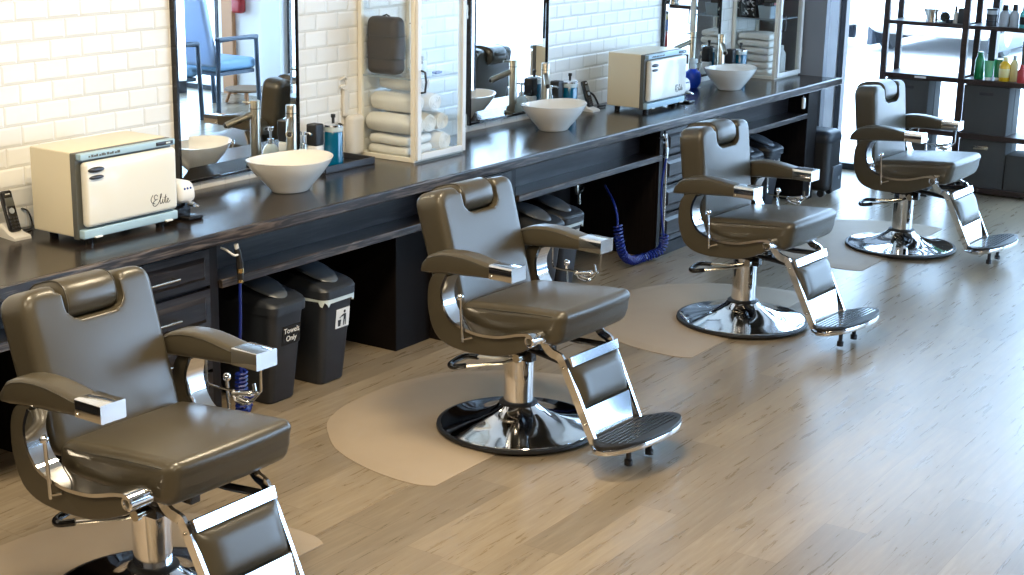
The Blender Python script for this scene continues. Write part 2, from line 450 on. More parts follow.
def window(name, y0, y1, z0, z1, mull, trans):
    r = bpy.data.objects.new(name, None); COL.objects.link(r); r['kind'] = 'structure'
    r.location = (XW, 0, 0)
    f = MB()
    f.box(-0.03, 0.05, y0, y0+0.045, z0, z1); f.box(-0.03, 0.05, y1-0.045, y1, z0, z1)
    f.box(-0.03, 0.05, y0+0.045, y1-0.045, z0, z0+0.05); f.box(-0.03, 0.05, y0+0.045, y1-0.045, z1-0.05, z1)
    fr = obj('window_frame', f, 'winframe', r, bevel=0.003); fr['kind'] = 'structure'
    for m_ in mull:
        q = obj('mullion', MB().box(-0.03, 0.05, m_-0.025, m_+0.025, z0+0.05, z1-0.05), 'winframe', r, bevel=0.003); q['kind'] = 'structure'
    ys = [y0+0.045]+sorted([v for m_ in mull for v in (m_-0.025, m_+0.025)])+[y1-0.045]
    for t_ in trans:
        for k in range(0, len(ys), 2):
            q = obj('transom', MB().box(-0.02, 0.04, ys[k], ys[k+1], t_-0.02, t_+0.02), 'winframe', r); q['kind'] = 'structure'
    for k in range(0, len(ys), 2):
        q = obj('pane', MB().box(0.0, 0.008, ys[k], ys[k+1], z0+0.05, z1-0.05), 'glass', r); q['kind'] = 'structure'
window('window_1', -5.36, -0.25, 0.0, 2.85, [-1.42, -3.4, -4.9], [])
window('window_3', -7.64, -6.27, 0.0, 2.85, [], [])
def window_front():
    r = bpy.data.objects.new('window_2', None); COL.objects.link(r); r['kind'] = 'structure'
    r.location = (0, -7.72, 0)
    f = MB()
    for x in (7.2, 9.3, 11.27): f.box(x-0.03, x+0.03, -0.04, 0.04, 0, 2.8)
    q = obj('window_frame', f, 'winframe', r); q['kind'] = 'structure'
    q = obj('sill', MB().box(7.17, 11.3, -0.05, 0.05, 0, 0.12), 'winframe', r); q['kind'] = 'structure'
    for a, b in ((7.23, 9.27), (9.33, 11.24)):
        q = obj('pane', MB().box(a, b, -0.004, 0.004, 0.12, 2.8), 'glass', r); q['kind'] = 'structure'
window_front()
# outside
mb = MB().box(11.55, 17.4, -30, 0.9, -0.16, -0.02); struct('ground_sidewalk', mb, 'concrete')
mb = MB().box(17.4, 70, -60, 40, -0.30, -0.14); mb.box(11.55, 17.4, 0.9, 40, -0.30, -0.14); mb.box(-20, 11.55, -40, -7.8, -0.2, -0.05)
struct('ground_road', mb, 'asphalt')

# ------------------------------------------------------------------ mirrors
MIR = [(4.66, 5.42), (6.79, 7.555), (8.95, 9.765)]
for i, (x0, x1) in enumerate(MIR):
    lab = ['tall black-edged mirror on tiled wall nearest the left steamer',
           'tall mirror between the towel cabinet and the second steamer',
           'tall mirror farthest along the wall, near the window'][i]
    r = empty('mirror', lab, 'mirror', (0, 0, 0), 0, 'wall mirrors over the worktop')
    z0, z1, bv = 0.868, 2.35, 0.055
    y = -0.016
    v = [(x0, y+0.006, z0), (x1, y+0.006, z0), (x1, y+0.006, z1), (x0, y+0.006, z1),
         (x0+bv, y, z0+bv), (x1-bv, y, z0+bv), (x1-bv, y, z1-bv), (x0+bv, y, z1-bv)]
    g = MB().add(v, [(4, 5, 6, 7), (0, 1, 5, 4), (1, 2, 6, 5), (2, 3, 7, 6), (3, 0, 4, 7)])
    obj('mirror_glass', g, 'mirror', r, ang=0.05)
    f = MB().box(x0-0.014, x0-0.001, -0.028, -0.001, z0-0.012, z1); f.box(x1+0.001, x1+0.005, -0.018, -0.001, z0-0.012, z1)
    f.box(x0-0.001, x1+0.001, -0.018, -0.001, z0-0.012, z0-0.001)
    obj('frame', f, 'gloss_black', r)

# ------------------------------------------------------------------ worktop and cabinets
r = empty('worktop', 'long dark espresso wood worktop running the length of the tiled wall', 'worktop', (0, 0, 0))
obj('top_board', MB().box(-3.5, 10.385, -0.645, -0.002, CT-0.012, CT), 'counter', r, bevel=0.002)
obj('front_edge', MB().box(-3.5, 10.44, -0.655, -0.6, CT-0.05, CT-0.001), 'counter_edge', r, bevel=0.006)

def knob_bar(parent, x, y, z, L=0.15):
    b = MB()
    b.tube([(x-L/2, y-0.03, z), (x+L/2, y-0.03, z)], 0.005, 8)
    for s in (-1, 1): b.tube([(x+s*(L/2-0.012), y, z), (x+s*(L/2-0.012), y-0.03, z)], 0.004, 6)
    return obj('handle', b, 'steel', parent)
def cabinet(x0, x1, label):
    yf = -0.60
    r = empty('drawer_cabinet', label, 'cabinet', ((x0+x1)/2, -0.3, 0), 0, 'drawer cabinets under the worktop')
    cx = (x0+x1)/2
    L = lambda mb_: mb_.xf(lambda x, y, z: (x-cx, y+0.3, z))
    b = MB().box(x0, x1, yf+0.02, -0.004, 0.0, CT-0.052)
    obj('carcass', L(b), 'espresso', r, bevel=0.002)
    b = MB()
    b.box(x0, x0+0.045, yf, yf+0.02, 0, CT-0.052); b.box(x1-0.045, x1, yf, yf+0.02, 0, CT-0.052)
    b.box(x0+0.045, x1-0.045, yf, yf+0.02, 0, 0.07)
    b.box(x0+0.045, x1-0.045, yf, yf+0.02, CT-0.075, CT-0.052)
    obj('face_frame', L(b), 'espresso', r, bevel=0.002)
    zs = [0.755, 0.598, 0.428, 0.258, 0.075]
    for k in range(4):
        z1, z0 = zs[k]-0.008, zs[k+1]+0.008
        a0, a1 = x0+0.05, x1-0.05
        b = MB().box(a0, a1, yf-0.006, yf+0.01, z0, z1)
        i1 = 0.022; i2 = 0.042
        v = []
        for ins, yy in ((0.014, yf-0.006), (i1, yf-0.002), (i2, yf-0.020)):
            v += [(a0+ins, yy, z0+ins), (a1-ins, yy, z0+ins), (a1-ins, yy, z1-ins), (a0+ins, yy, z1-ins)]
        fs = []
        for q in (0, 4):
            for j in range(4): fs.append((q+j, q+(j+1) % 4, q+4+(j+1) % 4, q+4+j))
        fs.append((8, 9, 10, 11))
        b.add(v, fs)
        d = obj('drawer', L(b), 'espresso_x', r, ang=10)
        h = knob_bar(d, 0, yf-0.02+0.3, (z0+z1)/2, 0.17)
    return r
cabinet(3.60, 4.27, 'espresso drawer cabinet behind the nearest barber chair')
cabinet(5.77, 6.37, 'espresso drawer cabinet mostly hidden behind the second barber chair')
cabinet(7.87, 8.62, 'espresso four-drawer cabinet behind the third barber chair')
def knee_shelf(x0, x1, label):
    cx = (x0+x1)/2
    r = empty('open_shelf', label, 'shelf', (cx, -0.3, 0.5), 0, 'open shelves below the worktop')
    L = lambda mb_: mb_.xf(lambda x, y, z: (x-cx, y+0.3, z-0.5))
    obj('shelf_board', L(MB().box(x0+0.002, x1-0.002, -0.60, -0.24, 0.592, 0.610)), 'espresso_x', r)
    obj('front_rail', L(MB().box(x0+0.002, x1-0.002, -0.618, -0.598, 0.582, 0.616)), 'counter_edge', r, bevel=0.003)
    obj('back_panel', L(MB().box(x0+0.002, x1-0.002, -0.47, -0.452, 0.611, CT-0.052)), 'espresso_x', r)
knee_shelf(2.3, 3.598, 'open under-worktop shelf at the left edge behind nearest chair')
knee_shelf(4.272, 5.768, 'open under-worktop shelf above the bins labelled Towels Only')
knee_shelf(6.372, 7.868, 'open under-worktop shelf above the blue coiled hose')
knee_shelf(8.622, 9.955, 'open under-worktop shelf nearest the window')
tag(obj('support_panel', MB().box(5.50, 5.765, -0.52, -0.01, 0, 0.575), mat('dark_panel', (0.006, 0.0045, 0.004), 0.6, spec=0.1), bevel=0.004),
    'dark wood support panel under worktop beside the second chair', 'panel')
tag(obj('end_panel', MB().box(9.96, 10.13, -0.615, -0.01, 0, CT-0.052), 'espresso', bevel=0.004),
    'dark wood end panel under the far end of the worktop', 'panel')
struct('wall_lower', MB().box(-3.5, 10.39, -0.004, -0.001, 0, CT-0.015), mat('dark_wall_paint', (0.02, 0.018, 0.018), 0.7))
# thin strip trim where the worktop meets the wall
# ------------------------------------------------------------------ barber chairs
def back_mesh():
    # outline in (w, h): square-shouldered pad with a notch for the headrest
    W, Hh = 0.243, 0.480
    o = [(-W, 0.0), (W, 0.0), (W, Hh), (0.114, Hh), (0.103, Hh-0.108), (-0.103, Hh-0.108), (-0.114, Hh), (-W, Hh)]
    o = round_poly(o, [0.05, 0.05, 0.062, 0.022, 0.040, 0.040, 0.022, 0.062], 6)
    b = MB().slab(o, -0.069, 0.069, 0.030, 'x', 4)
    me = evaluated(b.mesh('backrest'), [('REMESH', dict(mode='VOXEL', voxel_size=0.0085)), ('SMOOTH', dict(iterations=3, factor=0.5))])
    for v in me.vertices:
        x, y, z = v.co
        q = max(0, 1-(y/0.243)**2)
        zz = min(1, max(0, z/Hh))
        x += (0.012 if x > 0 else -0.012)*q*math.sin(PI*zz)
        h = 0.492+z*0.985+x*0.26*zz
        a = -0.158-z*0.245+x*(0.92+0.08*zz)
        v.co = (a, y, h)
    return me
def chair_parts():
    r = empty('barber_chair', '', 'barber chair', (0, 0, 0), 0, 'taupe barber chairs facing away from the mirrors')
    # pedestal
    base = obj('pedestal_base', MB().lathe([(0.318, 0.012), (0.312, 0.022), (0.29, 0.026), (0.24, 0.034), (0.17, 0.050), (0.12, 0.070), (0.09, 0.090), (0.078, 0.105), (0.0, 0.105)], 56), 'chrome', r)
    obj('rubber_ring', MB().lathe([(0.322, 0.001), (0.330, 0.008), (0.328, 0.018), (0.316, 0.020), (0.312, 0.0195), (0.312, 0.001)], 56), 'black', base)
    col = obj('column', MB().lathe([(0.0, 0.105), (0.060, 0.105), (0.060, 0.335), (0.0, 0.335)], 32), 'chrome', r)
    obj('collar', MB().lathe([(0.0, 0.098), (0.078, 0.098), (0.078, 0.110), (0.068, 0.117), (0.0, 0.117)], 32), 'black', col)
    obj('inner_ram', MB().lathe([(0.0, 0.335), (0.045, 0.335), (0.045, 0.372), (0.0, 0.372)], 24), 'gunmetal', col)
    # mechanism under the seat
    me = MB().box(-0.10, 0.14, -0.11, 0.11, 0.365, 0.395)
    me.box(-0.06, 0.10, -0.07, 0.07, 0.335, 0.366); me.box(0.05, 0.12, -0.09, -0.05, 0.315, 0.366); me.box(0.05, 0.12, 0.05, 0.09, 0.315, 0.366)
    mech = obj('lift_mechanism', me, 'gloss_black', r, bevel=0.004)
    for s in (-1, 1):
        b = MB().tube([(0.06, s*0.10, 0.385), (0.20, s*0.12, 0.375), (0.325, s*0.150, 0.372)], 0.013, 8)
        obj('footrest_link', b, 'black', r)
    b = MB().tube([(0.085, -0.075, 0.338), (0.085, -0.125, 0.338)], 0.012, 10); b.lathe([(0.0, -0.14), (0.018, -0.14), (0.018, -0.125), (0.0, -0.125)], 12, (0.085, 0, 0.338), axis=1)
    obj('bolt', b, 'steel', mech)
    # pump lever: two rods joined by a black grip
    p = [(0.02, -0.05, 0.312), (-0.06, -0.075, 0.295), (-0.185, -0.085, 0.282), (-0.205, -0.095, 0.28), (-0.21, -0.115, 0.278), (-0.20, -0.185, 0.272), (-0.19, -0.205, 0.271), (-0.165, -0.212, 0.272), (0.0, -0.10, 0.295), (0.035, -0.06, 0.312)]
    lev = obj('pump_lever', MB().tube(p, 0.0065, 8), 'steel', r)
    obj('grip', MB().tube(spline([(-0.145, -0.083, 0.285), (-0.185, -0.085, 0.282), (-0.207, -0.105, 0.279), (-0.206, -0.15, 0.275), (-0.195, -0.198, 0.271), (-0.165, -0.212, 0.272), (-0.125, -0.184, 0.278)], 4), 0.0115, 10), 'gloss_black', lev)
    # seat
    def sf(x, y, z):
        t = (x+0.24)/0.48
        crown = 0.014*(1-(y/0.25)**2)*math.sin(PI*min(1, max(0, t)))
        k = max(0, min(1, (0.07-z)/0.14))
        nx = x-0.040*k*max(0, (t-0.5)/0.5)
        nx += 0.012*max(0, 1-(y/0.25)**2)*max(0, (t-0.6)/0.4)
        ny = y*(1+0.012*(1-abs(z)/0.07))
        nz = z+(crown if z > 0 else 0)+0.042*(t-0.5)*(1 if z > 0 else 0.15)
        return (nx, ny, nz)
    b = MB().rbox((0.132, 0, 0.513), (0.50, 0.488, 0.125), [0.044, 0.038, 0.038], 6, 8, sf)
    seat = obj('seat', b, 'leather', r, 80)
    # the seam follows the side edges and then drops down the front corners
    for s in (-1, 1):
        b = MB().tube(spline([(-0.08, s*0.2435, 0.540), (0.06, s*0.2455, 0.553), (0.20, s*0.2455, 0.566), (0.30, s*0.2435, 0.572), (0.340, s*0.233, 0.566), (0.354, s*0.228, 0.545), (0.345, s*0.229, 0.51), (0.330, s*0.230, 0.475)], 5), 0.0022, 6)
        obj('piping', b, 'seam', seat)
    obj('seat_pan', MB().rbox((0.06, 0, 0.425), (0.28, 0.32, 0.06), 0.015, 2, 2), 'black', r)
    # backrest with headrest notch
    bm_ = back_mesh(); back = link('backrest', bm_, 'leather', r, 80)
    def hf(x, y, z):
        q = 1-(y/0.125)**2
        return (x*(1+0.06*q), y, z)
    b = MB().rbox((0, 0, 0), (0.174, 0.210, 0.124), [0.058, 0.020, 0.055], 6, 4, hf)
    b.xf(lambda x, y, z: (-0.285+x-0.24*z, y, 0.912+z*0.97+0.26*x))
    head = obj('headrest', b, 'leather', r, 80)
    for s in (-1, 1):
        ring = []
        for k in range(40):
            t = 2*PI*k/40; cx_, cz_ = math.cos(t), math.sin(t); e_ = (abs(cx_)**3+abs(cz_)**3)**(1/3)
            x_, z_ = 0.0865*cx_/e_, 0.0615*cz_/e_
            ring.append((-0.285+x_-0.24*z_, s*0.092, 0.912+z_*0.97+0.26*x_))
        obj('piping', MB().tube(ring, 0.0022, 6, closed=True), 'seam', head)
    b = MB().tube([(-0.275, 0, 0.875), (-0.27, 0, 0.845)], 0.01, 8); obj('headrest_stem', b, 'chrome', head)
    # arms
    prof = [(-0.235, 0.672, 0.690), (-0.228, 0.672, 0.712), (-0.20, 0.674, 0.742), (-0.165, 0.678, 0.758), (-0.12, 0.682, 0.768), (-0.07, 0.686, 0.772), (-0.02, 0.690, 0.771), (0.03, 0.694, 0.765), (0.07, 0.697, 0.758), (0.10, 0.699, 0.754)]
    for s in (-1, 1):
        rings = []
        for a, z0, z1 in prof:
            ww = 0.090*(0.80 if a < -0.23 else (0.93 if a < -0.22 else 1))
            rad = min(0.018, (z1-z0)*0.45)
            rings.append([(a, s*(0.298+u), v) for u, v in rrect(ww, z1-z0, rad, 4, 0, (z0+z1)/2)])
        arm = obj('armrest', MB().loft(rings), 'leather', r, 60)
        cap = MB().loft([[(a, s*(0.298+u), v) for u, v in rrect(0.089, 0.054, 0.004, 2, 0, 0.728)] for a in (0.099, 0.205)])
        cp = obj('end_cap', cap, 'chrome', arm, 30)
        obj('screw', MB().ball((0.112, s*0.3435, 0.712), 0.005, 8), 'steel', cp)
        for e in (-1, 1):
            q = [(a, s*0.298+e*0.0445, z1-0.012) for a, z0, z1 in prof[2:]]
            obj('piping', MB().tube(q, 0.0018, 6), 'seam', arm)
        # curved upholstered side panel with a chrome band along its inner edge
        outer = [(-0.105, 0.690), (-0.165, 0.678), (-0.196, 0.64), (-0.205, 0.58), (-0.198, 0.51), (-0.165, 0.437), (-0.105, 0.402), (-0.02, 0.392), (0.06, 0.394), (0.13, 0.401), (0.21, 0.426), (0.27, 0.455), (0.305, 0.480)]
        inner = [(0.306, 0.508), (0.288, 0.518), (0.24, 0.510), (0.19, 0.495), (0.136, 0.482), (0.05, 0.476), (-0.02, 0.487), (-0.075, 0.507), (-0.108, 0.545), (-0.122, 0.585), (-0.122, 0.630), (-0.10, 0.680)]
        if s > 0:
            outer = [(a if a < 0.19 else 0.19+(a-0.19)*0.3, h) for a, h in outer]; inner = [(a if a < 0.19 else 0.19+(a-0.19)*0.3, h) for a, h in inner]
        ol = [tuple(p_) for p_ in spline([Vector(p_) for p_ in outer], 3)]; il = [tuple(p_) for p_ in spline([Vector(p_) for p_ in inner], 3)]
        y0, y1 = sorted((s*0.290, s*0.332))
        pan = obj('side_panel', MB().slab(ol+il, y0, y1, 0.006, 'y', 3), 'leather', r, 50)
        bi = [Vector((a, 0, h)) for a, h in il]
        rings = []
        for i, p_ in enumerate(bi):
            t = (bi[min(i+1, len(bi)-1)]-bi[max(i-1, 0)]).normalized(); n = Vector((-t.z, 0, t.x))*0.0055
            rings.append([(p_+n+Vector((0, s*0.345, 0))), (p_-n+Vector((0, s*0.345, 0))), (p_-n+Vector((0, s*0.272, 0))), (p_+n+Vector((0, s*0.272, 0)))])
        obj('chrome_band', MB().loft(rings), 'chrome', pan, 30)
        e_ = 0.337 if s < 0 else 0.296
        b = MB().lathe([(0, s*0.26), (0.022, s*0.26), (0.022, s*e_), (0.018, s*(e_+0.003)), (0.013, s*(e_+0.0025)), (0.011, s*(e_-0.005)), (0.0, s*(e_-0.006))], 24, (0.286 if s < 0 else 0.215, 0, 0.492), axis=1)
        obj('hinge', b, 'chrome', r)
        # recline rod with ball
        rod = obj('recline_rod', MB().tube([(-0.012, s*0.353, 0.437), (-0.024, s*0.353, 0.600)], 0.0058, 8), 'chrome', r)
        obj('ball_knob', MB().ball((-0.024, s*0.354, 0.612), 0.0135, 12), 'chrome', rod)
        obj('rod_peg', MB().tube([(-0.008, s*0.35, 0.448), (0.03, s*0.345, 0.462)], 0.005, 6), 'chrome', rod)
        # footrest side bars
        pts = [(0.235, 0.462), (0.255, 0.428), (0.278, 0.408), (0.303, 0.400), (0.322, 0.382), (0.385, 0.26), (0.447, 0.135), (0.465, 0.10), (0.472, 0.085)]
        P2 = spline([Vector(p_) for p_ in pts], 4); rings = []
        for i, p_ in enumerate(P2):
            t = (P2[min(i+1, len(P2)-1)]-P2[max(i-1, 0)]).normalized(); n = Vector((-t.y, t.x))*0.0165
            w0, w1 = s*0.158, s*0.170
            k = 1.08-0.012*i/len(P2)*10
            rings.append([(p_.x+n.x, w0*k, p_.y+n.y), (p_.x+n.x, w1*k, p_.y+n.y), (p_.x-n.x, w1*k, p_.y-n.y), (p_.x-n.x, w0*k, p_.y-n.y)])
        bar = obj('footrest_bar', MB().loft(rings), 'chrome', r, 40)
        for a, h in ((0.336, 0.36), (0.440, 0.155)):
            obj('bolt', MB().ball((a-0.004, s*0.175, h), 0.005, 8), 'steel', bar)
    # calf pad and chrome plates between the bars
    def plate(h0, h1, a0, a1, w0, w1, th, name, m, par, bev):
        # quad between (a0,h0,w0) top and (a1,h1,w1) bottom
        n = Vector((h0-h1, 0, a1-a0)).normalized()
        rings = []
        nk = 13
        for k in range(nk):
            t = k/(nk-1)
            a = a0+(a1-a0)*t; h = h0+(h1-h0)*t; ww = w0+(w1-w0)*t
            bulge = th*((1-abs(2*t-1)**5) if bev else 1)
            prof_ = []
            for q in range(17):
                u = math.sin(PI/2*(-1+2*q/16))
                prof_.append((u*ww, bulge*((1-abs(u)**10) if bev else 1)))
            ring = [Vector((a, u, h))+n*d for u, d in prof_]+[Vector((a, ww, h))-n*0.012, Vector((a, -ww, h))-n*0.012]
            rings.append(ring)
        return obj(name, MB().loft(rings), m, par, 60)
    plate(0.400, 0.366, 0.348, 0.360, 0.162, 0.160, 0.008, 'calf_plate', 'chrome', r, False)
    plate(0.366, 0.208, 0.360, 0.417, 0.160, 0.154, 0.026, 'calf_pad', 'leather', r, True)
    plate(0.207, 0.108, 0.418, 0.452, 0.152, 0.148, 0.008, 'calf_plate', 'chrome', r, False)
    # footplate
    ol = [(0.455+0.0, -0.155)]+[(0.566+0.122*math.cos(t), 0.255*math.sin(t)) for t in [-1.95+3.9*k/28 for k in range(29)]]+[(0.455, 0.155)]
    lift = lambda a, u, z: (a, u, z+0.17*(a-0.455))
    fp = obj('footplate', MB().slab(ol, 0.066, 0.090, 0.005, 'z', 2).xf(lift), 'chrome', r, 40)
    ot = [(0.566+(a-0.566)*0.985+0.001, w_*0.985) for a, w_ in ol]
    tr = MB().slab(ot, 0.088, 0.104, 0.005, 'z', 2).xf(lift)
    tread = obj('rubber_tread', tr, 'black', fp, 40)
    rb = MB()
    for k in range(7):
        a = 0.488+0.0235*k; hw = 0.21*math.sqrt(max(0.05, 1-((a-0.566)/0.124)**2))
        rb.box(a-0.004, a+0.004, -hw, hw, 0.103, 0.1052)
    obj('tread_rib', rb.xf(lift), 'gloss_black', tread)
    for s in (-1, 1):
        obj('foot', MB().lathe([(0, 0.0), (0.016, 0.0), (0.016, 0.022), (0.010, 0.026), (0.010, 0.089), (0.0, 0.089)], 14, (0.575, s*0.075, 0)), 'gunmetal', fp)
    # wire towel holder hung below the far armrest, with its folded chrome wing
    b = MB().tube([(-0.06, 0.30, 0.692), (-0.058, 0.30, 0.605), (-0.05, 0.30, 0.597), (0.0, 0.30, 0.596), (0.09, 0.30, 0.600), (0.165, 0.30, 0.612), (0.176, 0.30, 0.620), (0.177, 0.30, 0.705)], 0.0042, 6)
    wire = obj('towel_wire', b, 'chrome', r)
    b = MB()
    b.rbox((0.10, 0.30, 0.598), (0.085, 0.03, 0.016), 0.007, 2, 2, lambda x, y, z: (x, y, z+0.01*math.sin(x*60)))
    b.rbox((0.115, 0.285, 0.583), (0.055, 0.02, 0.016), 0.007, 2, 2, lambda x, y, z: (x, y, z-0.1*x))
    b.tube([(0.13, 0.30, 0.60), (0.155, 0.295, 0.622), (0.150, 0.295, 0.642)], 0.006, 6)
    b.tube([(0.06, 0.30, 0.60), (0.085, 0.28, 0.578), (0.12, 0.28, 0.572), (0.15, 0.29, 0.59), (0.165, 0.30, 0.611)], 0.005, 6)
    obj('wing_clip', b, 'chrome', wire)
    return r
chair = chair_parts()
CH = [(3.043, -1.499, -1.5939), (4.973, -1.553, -1.6182), (6.943, -1.603, -1.6285), (9.029, -1.663, -1.6005)]
CL = ['largest taupe barber chair, nearest the camera and cut by the left edge',
      'taupe barber chair beside the two bins labelled Towels Only and waste',
      'taupe barber chair in front of the four-drawer cabinet and blue hose',
      'farthest taupe barber chair, in front of the dark product shelves']
for k, (x, y, rz) in enumerate(CH):
    c = chair if k == 0 else dup(chair)
    c.location = (x, y, 0.0095); c.rotation_euler = (0, 0, rz); c['label'] = CL[k]
    # each chair's back (with its headrest) reclines a little differently about its lower hinge
    ang = -math.radians((3.0, 2.5, -7.0, -8.0)[k])
    pm = Matrix.Translation((-0.12, 0, 0.50))@Matrix.Rotation(ang, 4, 'Y')@Matrix.Translation((0.12, 0, -0.50))
    for ch in c.children:
        if ch.name.startswith(('backrest', 'headrest')): ch.matrix_local = pm

# ------------------------------------------------------------------ floor mats
half = [(0, 0.848), (-0.20, 0.832), (-0.37, 0.775), (-0.47, 0.70), (-0.61, 0.54), (-0.69, 0.35), (-0.722, 0.18), (-0.718, 0.06), (-0.69, 0.0)]
ML = ['taupe D-shaped floor mat under the nearest barber chair', 'taupe D-shaped floor mat under the second chair from the left',
      'taupe D-shaped floor mat under the third chair from the left', 'taupe D-shaped floor mat under the farthest barber chair']
for k, (x, y, rz) in enumerate(CH):
    left = spline([Vector(p_) for p_ in half], 4)
    ol = [tuple(p_) for p_ in left]+[(-p_.x, p_.y) for p_ in reversed(left)][:-1]
    # outline ring -> bevelled border -> flat top
    pts = ol; n = len(pts)
    def inset(d):
        # scaled copy of the outline toward the middle of the mat
        return [Vector((p_[0]*(1-d/0.72), 0.40+(p_[1]-0.40)*(1-d/0.43))) for p_ in pts]
    rings = [[(p_[0], p_[1], 0.0004) for p_ in pts], [(p_[0], p_[1], 0.0022) for p_ in pts], [(p_.x, p_.y, 0.0090) for p_ in inset(0.062)], [(p_.x, p_.y, 0.0093) for p_ in inset(0.075)]]
    b = MB().loft(rings)
    o = tag(obj('floor_mat', b, 'mat', ang=60), ML[k], 'floor mat', 'taupe mats under the barber chairs')
    o.location = (x-(0.075 if k == 0 else 0), -1.648+(-0.015*k if k > 1 else 0), 0)

# ------------------------------------------------------------------ waste bins
def bin_proto():
    r = empty('swing_bin', '', 'bin', (0, 0, 0), 0, 'slim charcoal swing-lid bins under the worktop')
    def ring(w0, y0, y1, z, rad, n=4): return [(u, v, z) for u, v in rrect(w0, y1-y0, rad, n, 0, (y0+y1)/2)]
    b = MB().loft([ring(0.150, -0.135, 0.135, 0.0, 0.025), ring(0.160, -0.145, 0.145, 0.01, 0.03), ring(0.205, -0.185, 0.175, 0.395, 0.035)])
    body = obj('bin_body', b, 'plastic', r, 50)
    b = MB().loft([ring(0.205, -0.187, 0.177, 0.393, 0.035), ring(0.222, -0.198, 0.186, 0.396, 0.04), ring(0.224, -0.199, 0.187, 0.430, 0.04)])
    # sloped hood: rises to the back with a rounded peak
    def hood(w0, y0, y1, z, rad, k):
        return [(u, v, z+k*max(0.0, math.sin(PI*min(1, (v+0.2)/0.39*0.62)))) for u, v in rrect(w0, y1-y0, rad, 4, 0, (y0+y1)/2)]
    b.loft([ring(0.224, -0.199, 0.187, 0.430, 0.04), hood(0.218, -0.194, 0.183, 0.434, 0.04, 0.062), hood(0.196, -0.178, 0.170, 0.436, 0.04, 0.078)], cap=True)
    lid = obj('lid', b, 'plastic', r, 50)
    # oval swing flap
    g = []
    for rr_, dz in ((1.0, 0.0), (0.96, 0.005), (0.8, 0.009), (0.5, 0.012), (0.2, 0.013)):
        ring_ = []
        for q in range(28):
            t = 2*PI*q/28; u = 0.078*rr_*math.cos(t); v = -0.035+0.125*rr_*math.sin(t)
            ring_.append((u, v, 0.437+0.078*max(0.0, math.sin(PI*min(1, (v+0.2)/0.39*0.62)))+dz))
        g.append(ring_)
    obj('flap', MB().loft(g), 'lid_grey', lid, 60)
    return r
B0 = bin_proto()
BINS = [((4.665, -0.425), 'charcoal swing bin with black Towels Only label, left of the pair'),
        ((4.990, -0.425), 'charcoal swing bin with white person-and-bin pictogram and bag edge'),
        ((6.600, -0.500), 'charcoal swing bin mostly hidden behind the second chair, left of two'),
        ((6.860, -0.460), 'charcoal swing bin beside the coiled blue hose, liner edge showing'),
        ((9.165, -0.430), 'charcoal swing bin mostly hidden behind third chair, left of the two'),
        ((9.480, -0.430), 'charcoal swing bin marked Trash near the far end panel')]
bins = []
for k, (loc, lb) in enumerate(BINS):
    b = B0 if k == 0 else dup(B0)
    b.location = (*loc, 0.0005); b['label'] = lb; bins.append(b)
FR = Matrix.Rotation(PI/2, 4, 'X')    # text in x-z plane, facing -y
def lean(z): return -0.1455-0.040*(z-0.01)/0.385
tilt = Matrix.Rotation(math.atan(0.040/0.385), 4, 'X')
def sticker(parent, zc, w_, h_, m, dx=0.0, name='sticker'):
    g = MB().box(-w_/2, w_/2, -0.0008, 0.0008, -h_/2, h_/2)
    me = g.mesh(name); me.transform(Matrix.Translation((dx, lean(zc)-0.0012, zc))@tilt)
    return link(name, me, m, parent)
def on_front(me, zc, dx, off): me.transform(Matrix.Translation((dx, lean(zc)-off, zc))@tilt@FR); return me
s1 = sticker(bins[0], 0.295, 0.110, 0.085, 'gloss_black', 0.022)
for tx, zc in (('Towels', 0.313), ('Only', 0.278)):
    link('lettering', on_front(text_mesh(tx, 0.033), zc, 0.022, 0.0026), 'white', s1)
def pictogram(b, dx, zc):
    s2 = sticker(b, zc, 0.088, 0.088, 'white', dx)
    g = MB()
    def disc(cx, cz, rr): g.add([(cx+rr*math.cos(2*PI*k/14), 0, cz+rr*math.sin(2*PI*k/14)) for k in range(14)], [tuple(range(14))])
    def quad(*p_): g.add([(x, 0, z) for x, z in p_], [tuple(range(len(p_)))])
    disc(0.010, 0.028, 0.0075)
    quad((0.004, -0.036), (0.010, -0.036), (0.013, -0.006), (0.017, -0.036), (0.023, -0.036), (0.021, 0.018), (0.003, 0.018), (-0.014, 0.010), (-0.013, 0.004), (0.006, 0.008))
    quad((-0.032, -0.006), (-0.010, -0.006), (-0.013, -0.036), (-0.029, -0.036))
    quad((-0.021, 0.000), (-0.015, 0.000), (-0.015, 0.008), (-0.021, 0.008))
    me = g.mesh('pictogram'); me.transform(Matrix.Translation((dx, lean(zc)-0.0026, zc))@tilt)
    link('pictogram', me, 'black', s2)
pictogram(bins[1], 0.03, 0.290)
pictogram(bins[3], 0.02, 0.310)
def liner(b):
    pts = rrect(0.212, 0.372, 0.036, 6, 0, -0.005)
    N = len(pts); g = MB(); rings = []
    random.seed(3)
    low = [0.372+0.012*math.sin(k*1.9)+random.uniform(-0.004, 0.004) for k in range(N)]
    rings = [[(u*1.03, v*1.03, 0.3945) for u, v in pts], [(u*1.025, v*1.025, low[k]) for k, (u, v) in enumerate(pts)], [(u*0.985, v*0.985, low[k]) for k, (u, v) in enumerate(pts)], [(u*0.985, v*0.985, 0.3945) for u, v in pts]]
    obj('bin_liner', g.loft(rings, cap=False, closed=True), 'clear', b)
liner(bins[1]); liner(bins[3]); 
link('lettering', on_front(text_mesh('Trash', 0.050), 0.345, 0.01, 0.002), 'white', bins[5])

